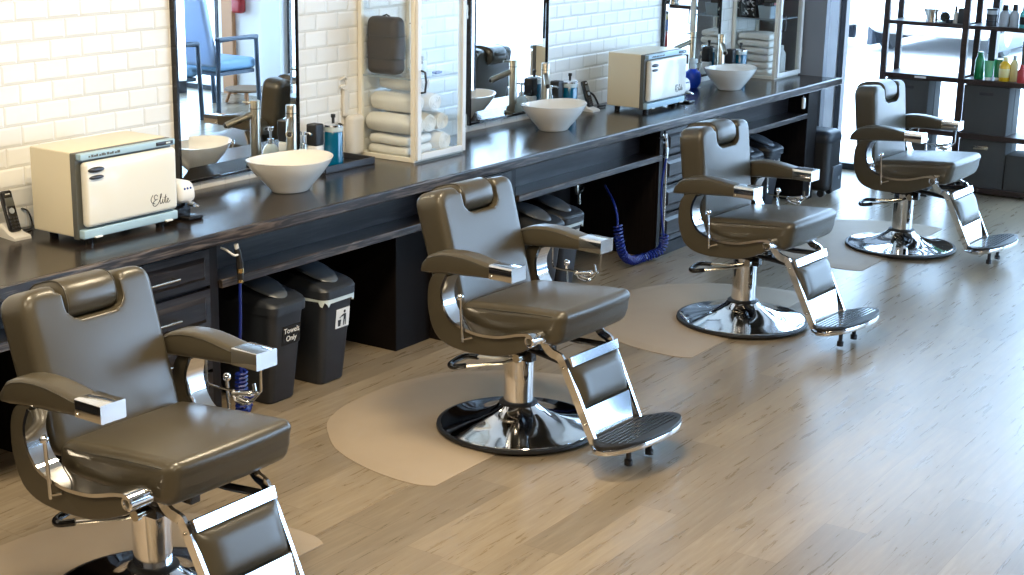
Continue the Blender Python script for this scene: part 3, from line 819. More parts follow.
# ------------------------------------------------------------------ hot-towel steamers
def script_word(parent, x, y, z, s):
    # hand-written "Elite" drawn with thin strokes on the plane x-z
    strokes = [
     [(0.9, 1.55), (0.6, 1.85), (0.15, 1.7), (0.1, 1.25), (0.5, 1.0), (0.85, 1.05), (0.45, 0.95), (-0.15, 0.6), (-0.25, 0.1), (0.25, -0.15), (0.85, 0.15), (1.15, 0.45)],
     [(1.15, 0.45), (1.6, 1.1), (1.85, 1.75), (1.7, 1.85), (1.5, 1.2), (1.45, 0.4), (1.6, 0.1), (1.95, 0.4)],
     [(1.95, 0.4), (2.12, 0.85), (2.05, 0.35), (2.2, 0.1), (2.5, 0.4)],
     [(2.5, 0.4), (2.85, 1.6), (2.68, 0.4), (2.85, 0.1), (3.1, 0.35)], [(2.5, 1.05), (3.1, 1.15)],
     [(3.1, 0.35), (3.45, 0.6), (3.4, 0.85), (3.15, 0.7), (3.15, 0.3), (3.4, 0.05), (3.85, 0.4)],
     [(-0.25, 1.9), (-0.7, 1.2), (-0.5, 0.6), (0.2, 0.3)], [(2.16, 1.15), (2.2, 1.2)]]
    g = MB()
    for st in strokes:
        g.tube([(x+p_.x*s, y, z+p_.y*s) for p_ in spline([Vector(q) for q in st], 5)], 0.0013, 5)
    return obj('script_lettering', g, 'black', parent)
def steamer(x, label):
    y0 = -0.16; W = 0.475; Hh = 0.305
    r = empty('towel_steamer', label, 'towel steamer', (x, y0, CT), 0, 'cream hot towel cabinets on the worktop')
    obj('body', MB().rbox((W/2, -0.11, 0.028+Hh/2+0.005), (W, 0.22, Hh+0.01), 0.006, 2, 1), 'cream', r)
    b = MB().rbox((W/2, -0.232, 0.028+Hh/2), (W+0.002, 0.026, Hh+0.016), 0.004, 2, 1)
    obj('front_frame', b, 'greyframe', r)
    door = obj('door', MB().rbox((W/2+0.008, -0.262, 0.065+0.122), (W-0.020, 0.036, 0.242), 0.016, 3, 3), 'door_cream', r)
    for zz, sx in ((0.278, 1.0), (0.250, 0.9)):
        b = MB().lathe([(0.0001, -0.008), (0.6, -0.007), (0.92, -0.003), (1.0, 0.004), (0.0001, 0.004)], 24, (0.068, -0.282, zz), axis=1); b.xf(lambda a, b_, c_: (0.068+(a-0.068)*0.039*sx, b_, zz+(c_-zz)*(0.0105 if sx == 1 else 0.008)))
        obj('handle', b, 'gunmetal', door)
    strip = obj('control_strip', MB().rbox((W/2+0.004, -0.256, 0.328), (W-0.006, 0.028, 0.024), 0.004, 2, 1), 'lightblue', r)
    obj('switch_panel', MB().rbox((W-0.055, -0.271, 0.329), (0.085, 0.006, 0.014), 0.003, 2, 1), 'gunmetal', strip)
    obj('switch', MB().rbox((W-0.04, -0.275, 0.329), (0.022, 0.004, 0.007), 0.002, 2, 1), 'clear', strip)
    b = MB()
    for k in range(12): b.box(0.045+0.0125*k, 0.045+0.0125*k+0.007+0.003*(k % 3), -0.2712, -0.2698, 0.324, 0.330+0.003*(k % 2))
    obj('print', b, 'greyframe', strip)
    b = MB().rbox((W/2+0.004, -0.256, 0.041), (W-0.004, 0.030, 0.034), 0.005, 2, 1)
    obj('drip_tray', b, 'lightblue', r)
    for fx in (0.06, W-0.06):
        for fy in (-0.232, -0.04):
            obj('foot', MB().lathe([(0, 0.0005), (0.016, 0.0005), (0.018, 0.028), (0, 0.028)], 12, (fx, fy, 0)), 'gloss_black', r)
        obj('catch', MB().rbox((fx+0.01, -0.274, 0.026), (0.034, 0.012, 0.006), 0.002, 2, 1), 'white', r)
    script_word(door, 0.345, -0.2805, 0.098, 0.0215)
    return r
steamer(3.758, 'cream hot towel steamer at the left, beside the nearest mirror')
steamer(8.000, 'cream hot towel steamer behind the third chair, before the far mirror')

def lather(x, y, label):
    r = empty('lather_machine', label, 'lather machine', (x, y, CT), 0, 'white and black lather machines')
    b = MB().rbox((0, 0.01, 0.034), (0.085, 0.090, 0.066), 0.010, 3, 2)
    obj('base', b, 'gloss_black', r)
    b = MB().rbox((0.010, -0.050, 0.0085), (0.080, 0.090, 0.016), 0.006, 2, 1); obj('drip_plate', b, 'gloss_black', r)
    b = MB().rbox((0, -0.004, 0.108), (0.098, 0.120, 0.086), [0.024, 0.028, 0.024], 4, 3, lambda a, b_, c_: (a*(1-0.16*max(0, c_)/0.043), b_*(1-0.14*max(0, c_)/0.043), c_))
    h = obj('hood', b, 'white', r)
    b = MB()
    for k in range(3): b.ball((-0.016+0.016*k, -0.060, 0.125), 0.005, 8)
    obj('button', b, 'bluebox', h)
    b = MB().lathe([(0.0, -0.082), (0.009, -0.082), (0.012, -0.05), (0.0, -0.045)], 12, (0.015, 0, 0.060), axis=1)
    b.tube([(0.015, -0.078, 0.060), (0.034, -0.084, 0.052)], 0.005, 8)
    obj('spout', b, 'chrome', r)
    return r
lather(4.325, -0.335, 'white-topped lather machine beside the left steamer')
lather(8.575, -0.335, 'white-topped lather machine beside the second steamer')

# ------------------------------------------------------------------ vessel basins and taps
def basin(x, y, label):
    r = empty('vessel_basin', label, 'basin', (x, y, CT), 0, 'white vessel basins')
    N = 48; outer = []; inner = []
    prof = [(0.42, 0.0), (0.45, 0.004), (0.50, 0.018), (0.66, 0.050), (0.83, 0.088), (0.94, 0.118), (1.0, 0.142)]
    prin = [(0.965, 0.142), (0.89, 0.118), (0.70, 0.10), (0.50, 0.07), (0.30, 0.052), (0.05, 0.047)]
    rings = []
    for pr in (prof, prin):
        for q, h in pr:
            ring = []
            for k in range(N):
                t = 2*PI*k/N
                a_, b_ = 0.211*q, 0.168*q
                # rim dips toward the front and peaks at the sides
                wob = 1+0.05*math.cos(2*t)*max(0, (q-0.4))
                dip = 0.004*math.cos(2*t)*max(0, (q-0.4)/0.6)
                ring.append((a_*math.cos(t)*wob, b_*math.sin(t)*wob, h+dip*min(1, h/0.1)))
            rings.append(ring)
    obj('bowl', MB().loft(rings), 'ceramic', r, 60)
    obj('drain', MB().lathe([(0, 0.048), (0.026, 0.048), (0.026, 0.053), (0.018, 0.056), (0, 0.056)], 20), 'chrome', r)
    return r
BX = [(5.015, -0.318), (7.160, -0.318), (9.330, -0.318)]
for (x, y), lb in zip(BX, ['white ceramic vessel basin nearest the left steamer', 'white ceramic vessel basin right of the first glass towel cabinet', 'white ceramic vessel basin right of the second steamer']):
    basin(x, y, lb)
def tap(x, y, label):
    r = empty('tall_tap', label, 'tap', (x, y, CT), 0, 'tall vessel basin taps')
    obj('tap_body', MB().lathe([(0, 0), (0.033, 0), (0.033, 0.010), (0.0235, 0.014), (0.0235, 0.325), (0.0215, 0.329), (0, 0.329)], 24), 'nickel', r)
    b = MB().lathe([(0, 0.29), (0.0245, 0.29), (0.0245, 0.293), (0, 0.293)], 24); obj('joint_ring', b, 'gunmetal', r)
    b = MB().tube([(-0.012, -0.009, 0.262), (-0.075, -0.058, 0.232), (-0.105, -0.081, 0.216)], 0.0165, 16); s = obj('spout', b, 'nickel', r)
    obj('aerator', MB().ball((-0.106, -0.082, 0.2155), 0.0115, 12), 'black', s)
    b = MB().tube([(-0.015, -0.012, 0.318), (-0.045, -0.036, 0.322)], 0.005, 8); obj('lever', b, 'nickel', r)
TAPX = [(5.245, -0.125), (7.37, -0.125), (9.575, -0.125)]
for (x, y), lb in zip(TAPX, ['tall nickel tap behind the left basin', 'tall nickel tap behind the middle basin', 'tall nickel tap behind the far basin']):
    tap(x, y, lb)
# ------------------------------------------------------------------ bottles by the basins
def pump_bottle(x, y, label):
    r = empty('soap_bottle', label, 'soap bottle', (x, y, CT), 0, 'soap pump bottles')
    obj('bottle', MB().lathe([(0, 0), (0.036, 0), (0.039, 0.006), (0.039, 0.085), (0.030, 0.105), (0.016, 0.118), (0, 0.118)], 20), 'clear', r)
    b = MB().lathe([(0, 0.118), (0.015, 0.118), (0.015, 0.14), (0.006, 0.143), (0.006, 0.178), (0.014, 0.18), (0.014, 0.195), (0, 0.197)], 14)
    b.tube([(0, 0, 0.188), (0.01, -0.03, 0.188), (0.012, -0.042, 0.182)], 0.006, 8)
    obj('pump', b, 'chrome', r)
for x, lb in ((5.335, 'clear soap pump bottle right of the left tap'), (7.445, 'clear soap pump bottle right of the middle tap')):
    pump_bottle(x, -0.115, lb)
def disinfect_jar(x, y, z, label):
    r = empty('disinfectant_jar', label, 'jar', (x, y, z), 0, 'teal disinfectant jars')
    S = lambda pr: [(a, h) for a, h in pr]
    j = obj('jar', MB().lathe([(0, 0), (0.040, 0), (0.045, 0.006), (0.045, 0.165), (0.042, 0.172), (0, 0.172)], 28), 'liquid', r)
    obj('clear_rim', MB().lathe([(0, 0.172), (0.044, 0.172), (0.046, 0.178), (0.046, 0.195), (0, 0.195)], 28), 'clear', r)
    lid = obj('lid', MB().lathe([(0, 0.195), (0.048, 0.195), (0.048, 0.203), (0.036, 0.212), (0.012, 0.216), (0, 0.216)], 28), 'chrome', r)
    obj('knob', MB().lathe([(0, 0.214), (0.007, 0.214), (0.007, 0.232), (0.011, 0.236), (0.011, 0.25), (0, 0.252)], 14), 'black', lid)
    g = MB()
    for k in range(7):
        z0 = 0.035+0.018*k; a0 = -PI/2+0.55
        for q in range(2):
            a = a0+0.10*q
            p0 = (0.0458*math.cos(a), 0.0458*math.sin(a)); p1 = (0.0458*math.cos(a+0.07), 0.0458*math.sin(a+0.07))
            g.add([(*p0, z0), (*p1, z0), (*p1, z0+0.011), (*p0, z0+0.011)], [(0, 1, 2, 3)])
    obj('print', g, 'white', j)
    return r
def spray_can(x, y, z, label):
    r = empty('spray_bottle', label, 'bottle', (x, y, z), 0, 'black and white bottles by the basins')
    obj('bottle', MB().rbox((0, 0, 0.057), (0.058, 0.058, 0.112), 0.012, 3, 1), 'white', r)
    obj('cap', MB().rbox((0, 0, 0.163), (0.060, 0.060, 0.100), 0.008, 3, 1), 'black', r)
    return r
for x, x2, lb, lb2 in ((5.520, 5.43, 'teal disinfectant jar on a dark tray left of the first towel cabinet', 'black-capped white bottle beside the first towel cabinet jar'),
                   (7.612, 7.525, 'teal disinfectant jar beside the second cordless phone', 'black-capped white bottle behind the middle basin'),
                   (9.850, 9.762, 'teal disinfectant jar beside the far towel cabinet', 'black-capped white bottle behind the far basin')):
    z = CT+0.0065 if x < 6 else CT
    disinfect_jar(x, -0.138, z, lb)
    spray_can(x2, -0.105, z, lb2)
b = MB().box(5.385, 5.745, -0.205, -0.012, CT+0.0005, CT+0.006); b.box(5.385, 5.745, -0.205, -0.197, CT+0.006, CT+0.034); b.box(5.735, 5.745, -0.19, -0.012, CT+0.006, CT+0.034); b.box(5.385, 5.395, -0.19, -0.012, CT+0.006, CT+0.034)
tag(obj('tray', b, 'gunmetal', bevel=0.002), 'shallow dark tray under the teal jar by the first towel cabinet', 'tray')
r = empty('round_bottle', 'round blue bottle with clear neck in front of the far mirror', 'bottle', (9.24, -0.09, CT))
obj('bottle', MB().lathe([(0, 0.0), (0.035, 0), (0.054, 0.03), (0.058, 0.065), (0.05, 0.10), (0.028, 0.118), (0.02, 0.125), (0, 0.125)], 24), 'bluebottle', r)
obj('neck', MB().lathe([(0, 0.125), (0.022, 0.125), (0.022, 0.16), (0.03, 0.165), (0.03, 0.19), (0, 0.192)], 16), 'clear', r)
# outlet cover with cable conduit on the tiled wall
r = empty('outlet_cover', 'rounded ivory outlet cover with conduit on tiles beside first towel cabinet', 'outlet', (5.806, 0, 0.93))
obj('cover', MB().rbox((0, -0.030, 0.0), (0.100, 0.058, 0.20), 0.024, 4, 2), 'wallplate', r)
obj('conduit', MB().rbox((-0.045, -0.011, 0.16), (0.034, 0.018, 0.13), 0.006, 2, 1), 'wallplate', r)
obj('cable_clip', MB().tube(spline([(-0.075, -0.008, 0.27), (-0.06, -0.02, 0.285), (-0.035, -0.012, 0.27), (-0.05, -0.02, 0.245), (-0.08, -0.012, 0.24), (-0.055, -0.02, 0.225)], 4), 0.006, 6), 'wallplate', r)

# ------------------------------------------------------------------ phones and cables
def phone(x, y, label):
    r = empty('cordless_phone', label, 'phone', (x, y, CT), math.radians(-4), 'cordless phones in charging cradles')
    cr = MB().loft([[(u*w_, y_, z_*k_) for u, k_ in ((-1, 0), (-1, 0.8), (-0.8, 1), (0.8, 1), (1, 0.8), (1, 0))] for w_, y_, z_ in ((0.036, -0.058, 0.010), (0.038, -0.050, 0.016), (0.036, -0.015, 0.024), (0.033, 0.010, 0.040), (0.030, 0.045, 0.052), (0.028, 0.055, 0.045))])
    obj('cradle', cr, 'wallplate', r, 30)
    rot = Matrix.Translation((0, -0.012, 0.024))@Matrix.Rotation(math.radians(-20), 4, 'X')
    def T(mb_): return mb_.xf(lambda a, b_, c_: rot@Vector((a, b_, c_)))
    h = obj('handset', T(MB().rbox((0, 0.0, 0.078), (0.047, 0.026, 0.158), 0.009, 3, 2)), 'gloss_black', r)
    obj('screen', T(MB().rbox((0, -0.0135, 0.112), (0.034, 0.003, 0.032), 0.001, 1, 1)), 'greyframe', h)
    obj('earpiece', T(MB().rbox((0, -0.0135, 0.142), (0.020, 0.003, 0.005), 0.001, 1, 1)), 'white', h)
    obj('navigation_ring', T(MB().lathe([(0, -0.015), (0.011, -0.015), (0.011, -0.012), (0, -0.012)], 16, (0, 0, 0.078), axis=1)), 'silverlabel', h)
    k = MB()
    for i in range(3):
        for j in range(4): k.box(-0.018+0.0135*i, -0.009+0.0135*i, -0.0145, -0.0125, 0.012+0.0125*j, 0.019+0.0125*j)
    obj('keypad', T(k), 'gunmetal', h)
    return r
phone(3.70, -0.115, 'cordless phone in ivory cradle at the far left of worktop')
phone(7.885, -0.105, 'cordless phone in ivory cradle left of the second steamer')
b = MB().tube(spline([(3.735, -0.05, CT+0.006), (3.79, -0.07, CT+0.006), (3.84, -0.05, CT+0.01), (3.85, -0.02, CT+0.06), (3.83, -0.006, CT+0.075)], 6), 0.004, 6)
tag(obj('power_cord', b, 'black'), 'thin black cord rising up the tiles behind the left phone', 'cord')
b = MB().tube(spline([(7.925, -0.04, CT+0.007), (7.98, -0.06, CT+0.007), (8.03, -0.03, CT+0.035), (8.0, -0.02, CT+0.09), (8.06, -0.03, CT+0.07), (8.09, -0.05, CT+0.01), (8.04, -0.08, CT+0.008), (8.09, -0.1, CT+0.008)], 6), 0.0065, 6)
tag(obj('power_cord', b, 'black'), 'tangled black cord left of the second steamer', 'cord')

# ------------------------------------------------------------------ glass towel cabinets
def glass_cabinet(x0, label, zs):
    W, Dp, Z1 = 0.405, 0.345, 1.62
    r = empty('glass_cabinet', label, 'glass cabinet', (x0, 0, CT), 0, 'white framed glass towel cabinets')
    H1 = Z1-CT; t = 0.022
    yb, yf = -0.004, -Dp
    f = MB()
    for x in (0, W-t):
        for y in (yb, yf+t): f.box(x, x+t, y-t, y, 0, H1)
    for z in (0, H1-t):
        f.box(t, W-t, yf, yf+t, z, z+t); f.box(t, W-t, yb-t, yb, z, z+t)
        f.box(0, t, yf+t, yb-t, z, z+t); f.box(W-t, W, yf+t, yb-t, z, z+t)
    obj('frame', f, 'frame_cream', r, bevel=0.002)
    obj('base_panel', MB().box(t, W-t, yf+t, yb-t, 0.002, 0.012), 'frame_cream', r)
    obj('top_panel', MB().box(t, W-t, yf+t, yb-t, H1-0.010, H1-0.004), 'cab_glass', r)
    for x in (0.008, W-0.012): obj('side_pane', MB().box(x, x+0.004, yf+t, yb-t, t, H1-t), 'cab_glass', r)
    obj('glass_shelf', MB().box(t*0.6, W-t*0.6, yf+t, yb-t, zs-0.006, zs), 'cab_glass', r)
    sg = MB().box(t*0.6, W-t*0.6, yf+t, yf+t+0.0015, zs-0.007, zs+0.001); sg.box(t*0.6, t*0.6+0.0015, yf+t, yb-t, zs-0.007, zs+0.001)
    obj('shelf_edge', sg, 'greybox', r)
    d = MB(); a0, a1 = 0.006, W-0.004; dt = 0.030; y0, y1 = yf-0.018, yf-0.001
    d.box(a0, a0+dt, y0, y1, 0.012, H1-0.006); d.box(a1-dt, a1, y0, y1, 0.012, H1-0.006)
    d.box(a0+dt, a1-dt, y0, y1, 0.012, 0.012+dt); d.box(a0+dt, a1-dt, y0, y1, H1-0.006-dt, H1-0.006)
    door = obj('door', d, 'white', r, bevel=0.003)
    obj('pane', MB().box(a0+dt, a1-dt, yf-0.011, yf-0.007, 0.012+dt, H1-0.006-dt), 'cab_glass', door)
    hx = 0.034
    b = MB().tube([(hx, y0, 0.335), (hx, y0-0.022, 0.34), (hx+0.004, y0-0.026, 0.39), (hx, y0-0.022, 0.435), (hx, y0, 0.44)], 0.0055, 8)
    obj('handle', b, 'gunmetal', door)
    for z in (0.125, 0.66):
        obj('hinge', MB().lathe([(0, z), (0.006, z), (0.006, z+0.065), (0, z+0.065)], 10, (W+0.003, y0+0.006, 0)), 'nickel', door)
    return r
glass_cabinet(5.866, 'white glass towel cabinet holding a brown case, between first and second mirror', 0.398)
glass_cabinet(9.975, 'white glass towel cabinet at the far end against the grey wall', 0.408)
def towel_roll(x, y, z, r_, L, along, label, grp):
    # rolled towel: spiral ends, soft outline; axis along x or y
    rings = []; N = 26
    for k in range(9):
        t = k/8; q = 1-0.10*abs(2*t-1)**6
        ring = []
        for j in range(N):
            a = 2*PI*j/N; rr = r_*q*(1+0.03*math.sin(3*a+x*40)+0.02*math.sin(5*a))
            p_ = (rr*math.cos(a)*1.08, rr*math.sin(a)*0.95)
            c_ = -L/2+L*t
            ring.append((c_, p_[0], p_[1]) if along == 'x' else (p_[0], c_, p_[1]))
        rings.append(ring)
    e = empty('rolled_towel', label, 'towel', (x, y, z), 0, grp)
    obj('roll', MB().loft(rings), 'towel', e, 60)
    sp = []
    for s in (-1, 1):
        pts = []
        for k in range(40):
            a = 0.5*k; rr = r_*0.1+r_*0.78*k/40
            pts.append((s*(L/2+0.001), rr*math.cos(a)*1.08, rr*math.sin(a)*0.95) if along == 'x' else (rr*math.cos(a)*1.08, s*(L/2+0.001), rr*math.sin(a)*0.95))
        sp.append(pts)
    for pts in sp: obj('spiral_edge', MB().tube(pts, r_*0.085, 6), 'towel', e)
    return e
def folded_towel(x, y, z, sx, sy, sz, label, grp, seed):
    random.seed(seed); ph = random.uniform(0, 6)
    e = empty('folded_towel', label, 'towel', (x, y, z), 0, grp)
    n = 2
    for k in range(n):
        h = sz/n
        b = MB().rbox((0, 0, h*(k+0.5)), (sx*(1-0.03*k), sy*(1-0.02*k), h*0.86), h*0.40, 3, 5,
                      lambda a, b_, c_: (a, b_, c_+0.0022*math.sin(a*22+ph)+0.0022*math.sin(b_*30+ph*2+k)))
        obj('fold', b, 'towel', e, 70)
    return e
G1 = 'towels in the first glass cabinet'
zb = CT+0.0125
T1 = [('f', 6.00, -0.16, 0.0, 0.21, 0.25, 0.100, 'flat folded towel at the bottom left of the first glass cabinet'),
      ('r', 6.175, -0.165, 0.052, 0.048, 0.27, 'y', 'rolled towel at the bottom right of the first glass cabinet'),
      ('r', 5.948, -0.165, 0.153, 0.050, 0.28, 'y', 'rolled towel second from the bottom on left of first cabinet'),
      ('r', 6.058, -0.165, 0.153, 0.049, 0.26, 'y', 'rolled towel in the middle of the second layer, first cabinet'),
      ('r', 6.170, -0.165, 0.150, 0.047, 0.25, 'y', 'rolled towel on the right of the second layer, first cabinet'),
      ('r', 5.985, -0.150, 0.252, 0.049, 0.25, 'y', 'rolled towel third from the bottom on left of first cabinet'),
      ('r', 6.100, -0.165, 0.250, 0.049, 0.26, 'y', 'rolled towel right of centre in the third layer, first cabinet'),
      ('r', 6.045, -0.150, 0.342, 0.045, 0.24, 'y', 'topmost rolled towel under the shelf of the first cabinet')]
for t in T1:
    if t[0] == 'f': folded_towel(t[1], t[2], zb+t[3], t[4], t[5], t[6], t[7], G1, int(t[1]*100))
    else: towel_roll(t[1], t[2], zb+t[3], t[4], t[5], t[6], t[7], G1)
# brown quilted case, round hand mirrors and a small bottle on the first shelf
zs1 = CT+0.3985
r = empty('quilted_case', 'dark brown quilted case standing on the glass cabinet shelf', 'case', (5.955, -0.108, zs1))
body = obj('case_body', MB().rbox((0, 0, 0.139), (0.095, 0.186, 0.275), 0.034, 4, 6, lambda a, b_, c_: (a*(1+0.12*abs(math.cos((c_+0.02)*33))*0.6), b_*(1+0.02*math.cos(c_*33)), c_)), 'brownbag', r, 60)
for z in (0.078, 0.185):
    obj('quilt_seam', MB().tube([(u, v, z) for u, v in rrect(0.100, 0.190, 0.034, 5)], 0.0025, 6, closed=True), 'black', body)
obj('zip_pull', MB().tube([(0, 0.02, 0.277), (0.005, 0.0, 0.285), (0, -0.02, 0.279)], 0.004, 6), 'black', r)
for k, (z, rr) in enumerate(((0.235, 0.03), (0.178, 0.028))):
    e = tag(obj('round_brush', MB().lathe([(0, -0.012), (rr*0.8, -0.012), (rr, -0.004), (rr, 0.006), (rr*0.8, 0.012), (0, 0.012)], 20, axis=0), 'brownbag'),
            ['upper round dark disc beside the brown case in glass cabinet', 'lower round dark disc beside the brown case in glass cabinet'][k], 'disc', 'dark discs on the cabinet rack')
    e.location = (5.985, -0.268+0.004*k, zs1+z)
b = MB().tube([(5.975, -0.296, zs1), (5.975, -0.296, zs1+0.25), (5.978, -0.235, zs1+0.25)], 0.004, 6); b.box(5.955, 6.0, -0.31, -0.27, zs1, zs1+0.004)
tag(obj('wire_rack', b, 'steel'), 'thin wire rack beside the brown case in glass cabinet', 'rack')
r = empty('cup', 'tan cup with a brown lid on the first glass cabinet shelf', 'cup', (5.995, -0.262, zs1+0.0045))
obj('cup_body', MB().lathe([(0, 0), (0.021, 0), (0.028, 0.055), (0, 0.055)], 18), 'wallplate', r); obj('cup_lid', MB().lathe([(0, 0.055), (0.03, 0.055), (0.03, 0.066), (0, 0.07)], 18), 'brownbag', r)
r = empty('perfume_bottle', 'small clear bottle on the first glass cabinet shelf', 'bottle', (6.12, -0.2, zs1))
obj('bottle', MB().rbox((0, 0, 0.03), (0.045, 0.03, 0.06), 0.006, 2, 1), 'clear', r); obj('cap', MB().rbox((0, 0, 0.071), (0.018, 0.018, 0.022), 0.004, 2, 1), 'silverlabel', r)
tag(obj('blade_box', MB().rbox((6.13, -0.285, zs1+0.007), (0.05, 0.028, 0.012), 0.003, 2, 1), 'bluebox'), 'tiny dark blue box lying on the first cabinet shelf', 'box')
# second cabinet contents
G2 = 'towels in the far glass cabinet'
for k in range(3):
    folded_towel(10.09, -0.16, zb+0.100*k, 0.19, 0.25, 0.098, ['lowest folded towel in the far cabinet stack', 'middle folded towel of the far cabinet stack', 'top folded towel of the far cabinet stack'][k], G2, 30+k)
r = empty('lotion_bottle', 'white bottle behind the door of the far glass cabinet', 'bottle', (10.275, -0.24, zb))
obj('bottle', MB().lathe([(0, 0), (0.042, 0), (0.044, 0.005), (0.044, 0.14), (0.03, 0.16), (0, 0.16)], 20), 'white', r)
obj('cap', MB().lathe([(0, 0.16), (0.026, 0.16), (0.026, 0.195), (0, 0.195)], 16), 'white', r)
zs2 = CT+0.4085
r = empty('pattern_box', 'black box with white scribbled pattern on far cabinet shelf', 'box', (10.08, -0.085, zs2))
obj('box', MB().rbox((0, 0, 0.07), (0.14, 0.145, 0.14), 0.004, 2, 1), 'gloss_black', r)
g = MB(); random.seed(5)
for k in range(26):
    y, z = random.uniform(-0.065, 0.055), random.uniform(0.012, 0.12)
    g.tube([(-0.0712, y, z), (-0.0712, y+random.uniform(0.006, 0.02), z+random.uniform(-0.01, 0.012)), (-0.0712, y+random.uniform(0.0, 0.02), z+random.uniform(0.0, 0.018))], 0.0016, 5)
obj('white_pattern', g, 'white', r)
r = empty('storage_basket', 'small grey basket with dark items on far cabinet shelf', 'basket', (10.09, -0.22, zs2))
b = MB().loft([[(u, v, z) for u, v in rrect(w_, d_, 0.012, 3)] for w_, d_, z in ((0.13, 0.085, 0.0), (0.15, 0.105, 0.085), (0.142, 0.097, 0.085), (0.124, 0.079, 0.006))])
obj('basket', b, 'greybox', r)
for k in range(3): obj('comb', MB().rbox((-0.03+0.03*k, 0.0, 0.075), (0.012, 0.05, 0.07), 0.004, 2, 1), 'gunmetal', r)
tag(obj('soap_box', MB().rbox((10.25, -0.16, zs2+0.045), (0.10, 0.08, 0.09), 0.01, 2, 1), 'pink'), 'pink carton on the shelf of the far glass cabinet', 'carton')

# ------------------------------------------------------------------ blow guns and hoses
def hook(parent, x, z):
    b = MB().tube(spline([(x-0.045, -0.616, z+0.05), (x-0.043, -0.635, z+0.035), (x-0.02, -0.65, z), (x, -0.645, z+0.01)], 4), 0.005, 6)
    return obj('hook', b, 'chrome', parent)
def coil(path_pts, R_, pitch, rad):
    P_ = spline([Vector(p_) for p_ in path_pts], 40); out = []
    L = 0; up = Vector((0, 1, 0))
    for i in range(1, len(P_)):
        t = (P_[i]-P_[i-1]); L += t.length; t.normalize()
        a = up-t*up.dot(t); a.normalize(); b = t.cross(a); ph = 2*PI*L/pitch
        out.append(P_[i]+(a*math.cos(ph)+b*math.sin(ph))*R_)
    return MB().tube(out, rad, 5)
r = empty('air_hose', 'blue air hose with black and gold blow gun hooked at the first cabinet', 'air hose', (4.34, -0.63, 0.6))
O = Vector((4.34, -0.63, 0.6)); sh = lambda mb_, o=O: mb_.xf(lambda a, b_, c_: (a-o.x, b_-o.y, c_-o.z))
g = sh(MB().tube(spline([(4.335, -0.64, 0.745), (4.345, -0.64, 0.712), (4.352, -0.64, 0.665), (4.352, -0.64, 0.60)], 4), [0.006, 0.008, 0.010, 0.012, 0.012, 0.012, 0.013, 0.014, 0.014, 0.014, 0.013, 0.012, 0.012], 8))
gun = obj('blow_gun', g, 'black', r)
obj('nozzle', sh(MB().tube([(4.333, -0.64, 0.752), (4.343, -0.64, 0.718)], 0.009, 8)), 'white', gun)
obj('brass_ring', sh(MB().lathe([(0, 0.634), (0.0145, 0.634), (0.0145, 0.652), (0, 0.652)], 12, (4.353, -0.64, 0))), 'brass', gun)
obj('brass_fitting', sh(MB().lathe([(0, 0.594), (0.012, 0.594), (0.012, 0.606), (0, 0.606)], 12, (4.352, -0.64, 0))), 'brass', gun)
obj('hook', sh(MB().tube(spline([(4.285, -0.606, 0.742), (4.29, -0.63, 0.735), (4.315, -0.645, 0.712), (4.338, -0.645, 0.71)], 4), 0.0045, 6)), 'white', r)
obj('hose', sh(MB().tube(spline([(4.352, -0.638, 0.595), (4.352, -0.635, 0.45), (4.36, -0.62, 0.30), (4.37, -0.615, 0.2)], 6), 0.0062, 7)), 'blue_hose', r)
obj('hose_coil', sh(coil([(4.37, -0.615, 0.22), (4.372, -0.61, 0.12), (4.385, -0.60, 0.045), (4.44, -0.57, 0.045), (4.47, -0.56, 0.10)], 0.022, 0.017, 0.006)), 'blue_hose', r)
r = empty('air_hose', 'blue coiled air hose with chrome blow gun left of the four-drawer cabinet', 'air hose', (7.86, -0.62, 0.6))
O2 = Vector((7.86, -0.62, 0.6)); sh2 = lambda mb_: sh(mb_, O2)
g = MB().tube([(7.850, -0.645, 0.748), (7.860, -0.645, 0.71), (7.872, -0.645, 0.66)], 0.009, 8); g.tube([(7.86, -0.645, 0.705), (7.825, -0.65, 0.73), (7.80, -0.65, 0.748)], 0.0055, 6); g.tube([(7.872, -0.645, 0.66), (7.868, -0.645, 0.60)], 0.011, 8); g.tube([(7.862, -0.645, 0.70), (7.83, -0.645, 0.695), (7.812, -0.645, 0.70)], 0.0045, 6)
obj('blow_gun', sh2(g), 'chrome', r)
obj('hook', sh2(MB().tube([(7.855, -0.60, 0.715), (7.856, -0.65, 0.715), (7.858, -0.656, 0.73)], 0.0045, 6)), 'chrome', r)
obj('hose', sh2(MB().tube(spline([(7.868, -0.645, 0.60), (7.845, -0.635, 0.45), (7.845, -0.64, 0.30), (7.862, -0.65, 0.16), (7.862, -0.655, 0.12)], 6), 0.0065, 7)), 'blue_hose', r)
obj('rod', sh2(MB().tube([(7.872, -0.645, 0.59), (7.868, -0.648, 0.10)], 0.0045, 6)), 'steel', r)
obj('hose_coil', sh2(coil([(7.862, -0.655, 0.15), (7.86, -0.655, 0.095), (7.82, -0.645, 0.055), (7.70, -0.595, 0.032), (7.58, -0.595, 0.045), (7.49, -0.595, 0.10), (7.45, -0.59, 0.19), (7.445, -0.58, 0.27)], 0.023, 0.019, 0.0062)), 'blue_hose', r)
obj('hose_tail', sh2(MB().tube(spline([(7.445, -0.58, 0.265), (7.45, -0.57, 0.33), (7.47, -0.53, 0.40), (7.60, -0.40, 0.45)], 6), 0.0065, 7)), 'blue_hose', r)
b = MB().tube(spline([(7.70, -0.15, 0.765), (7.70, -0.15, 0.40), (7.73, -0.15, 0.36), (7.77, -0.15, 0.38), (7.78, -0.1, 0.42), (7.78, -0.006, 0.42)], 5), 0.014, 8); b.tube([(7.73, -0.15, 0.36), (7.735, -0.15, 0.29)], 0.01, 8)
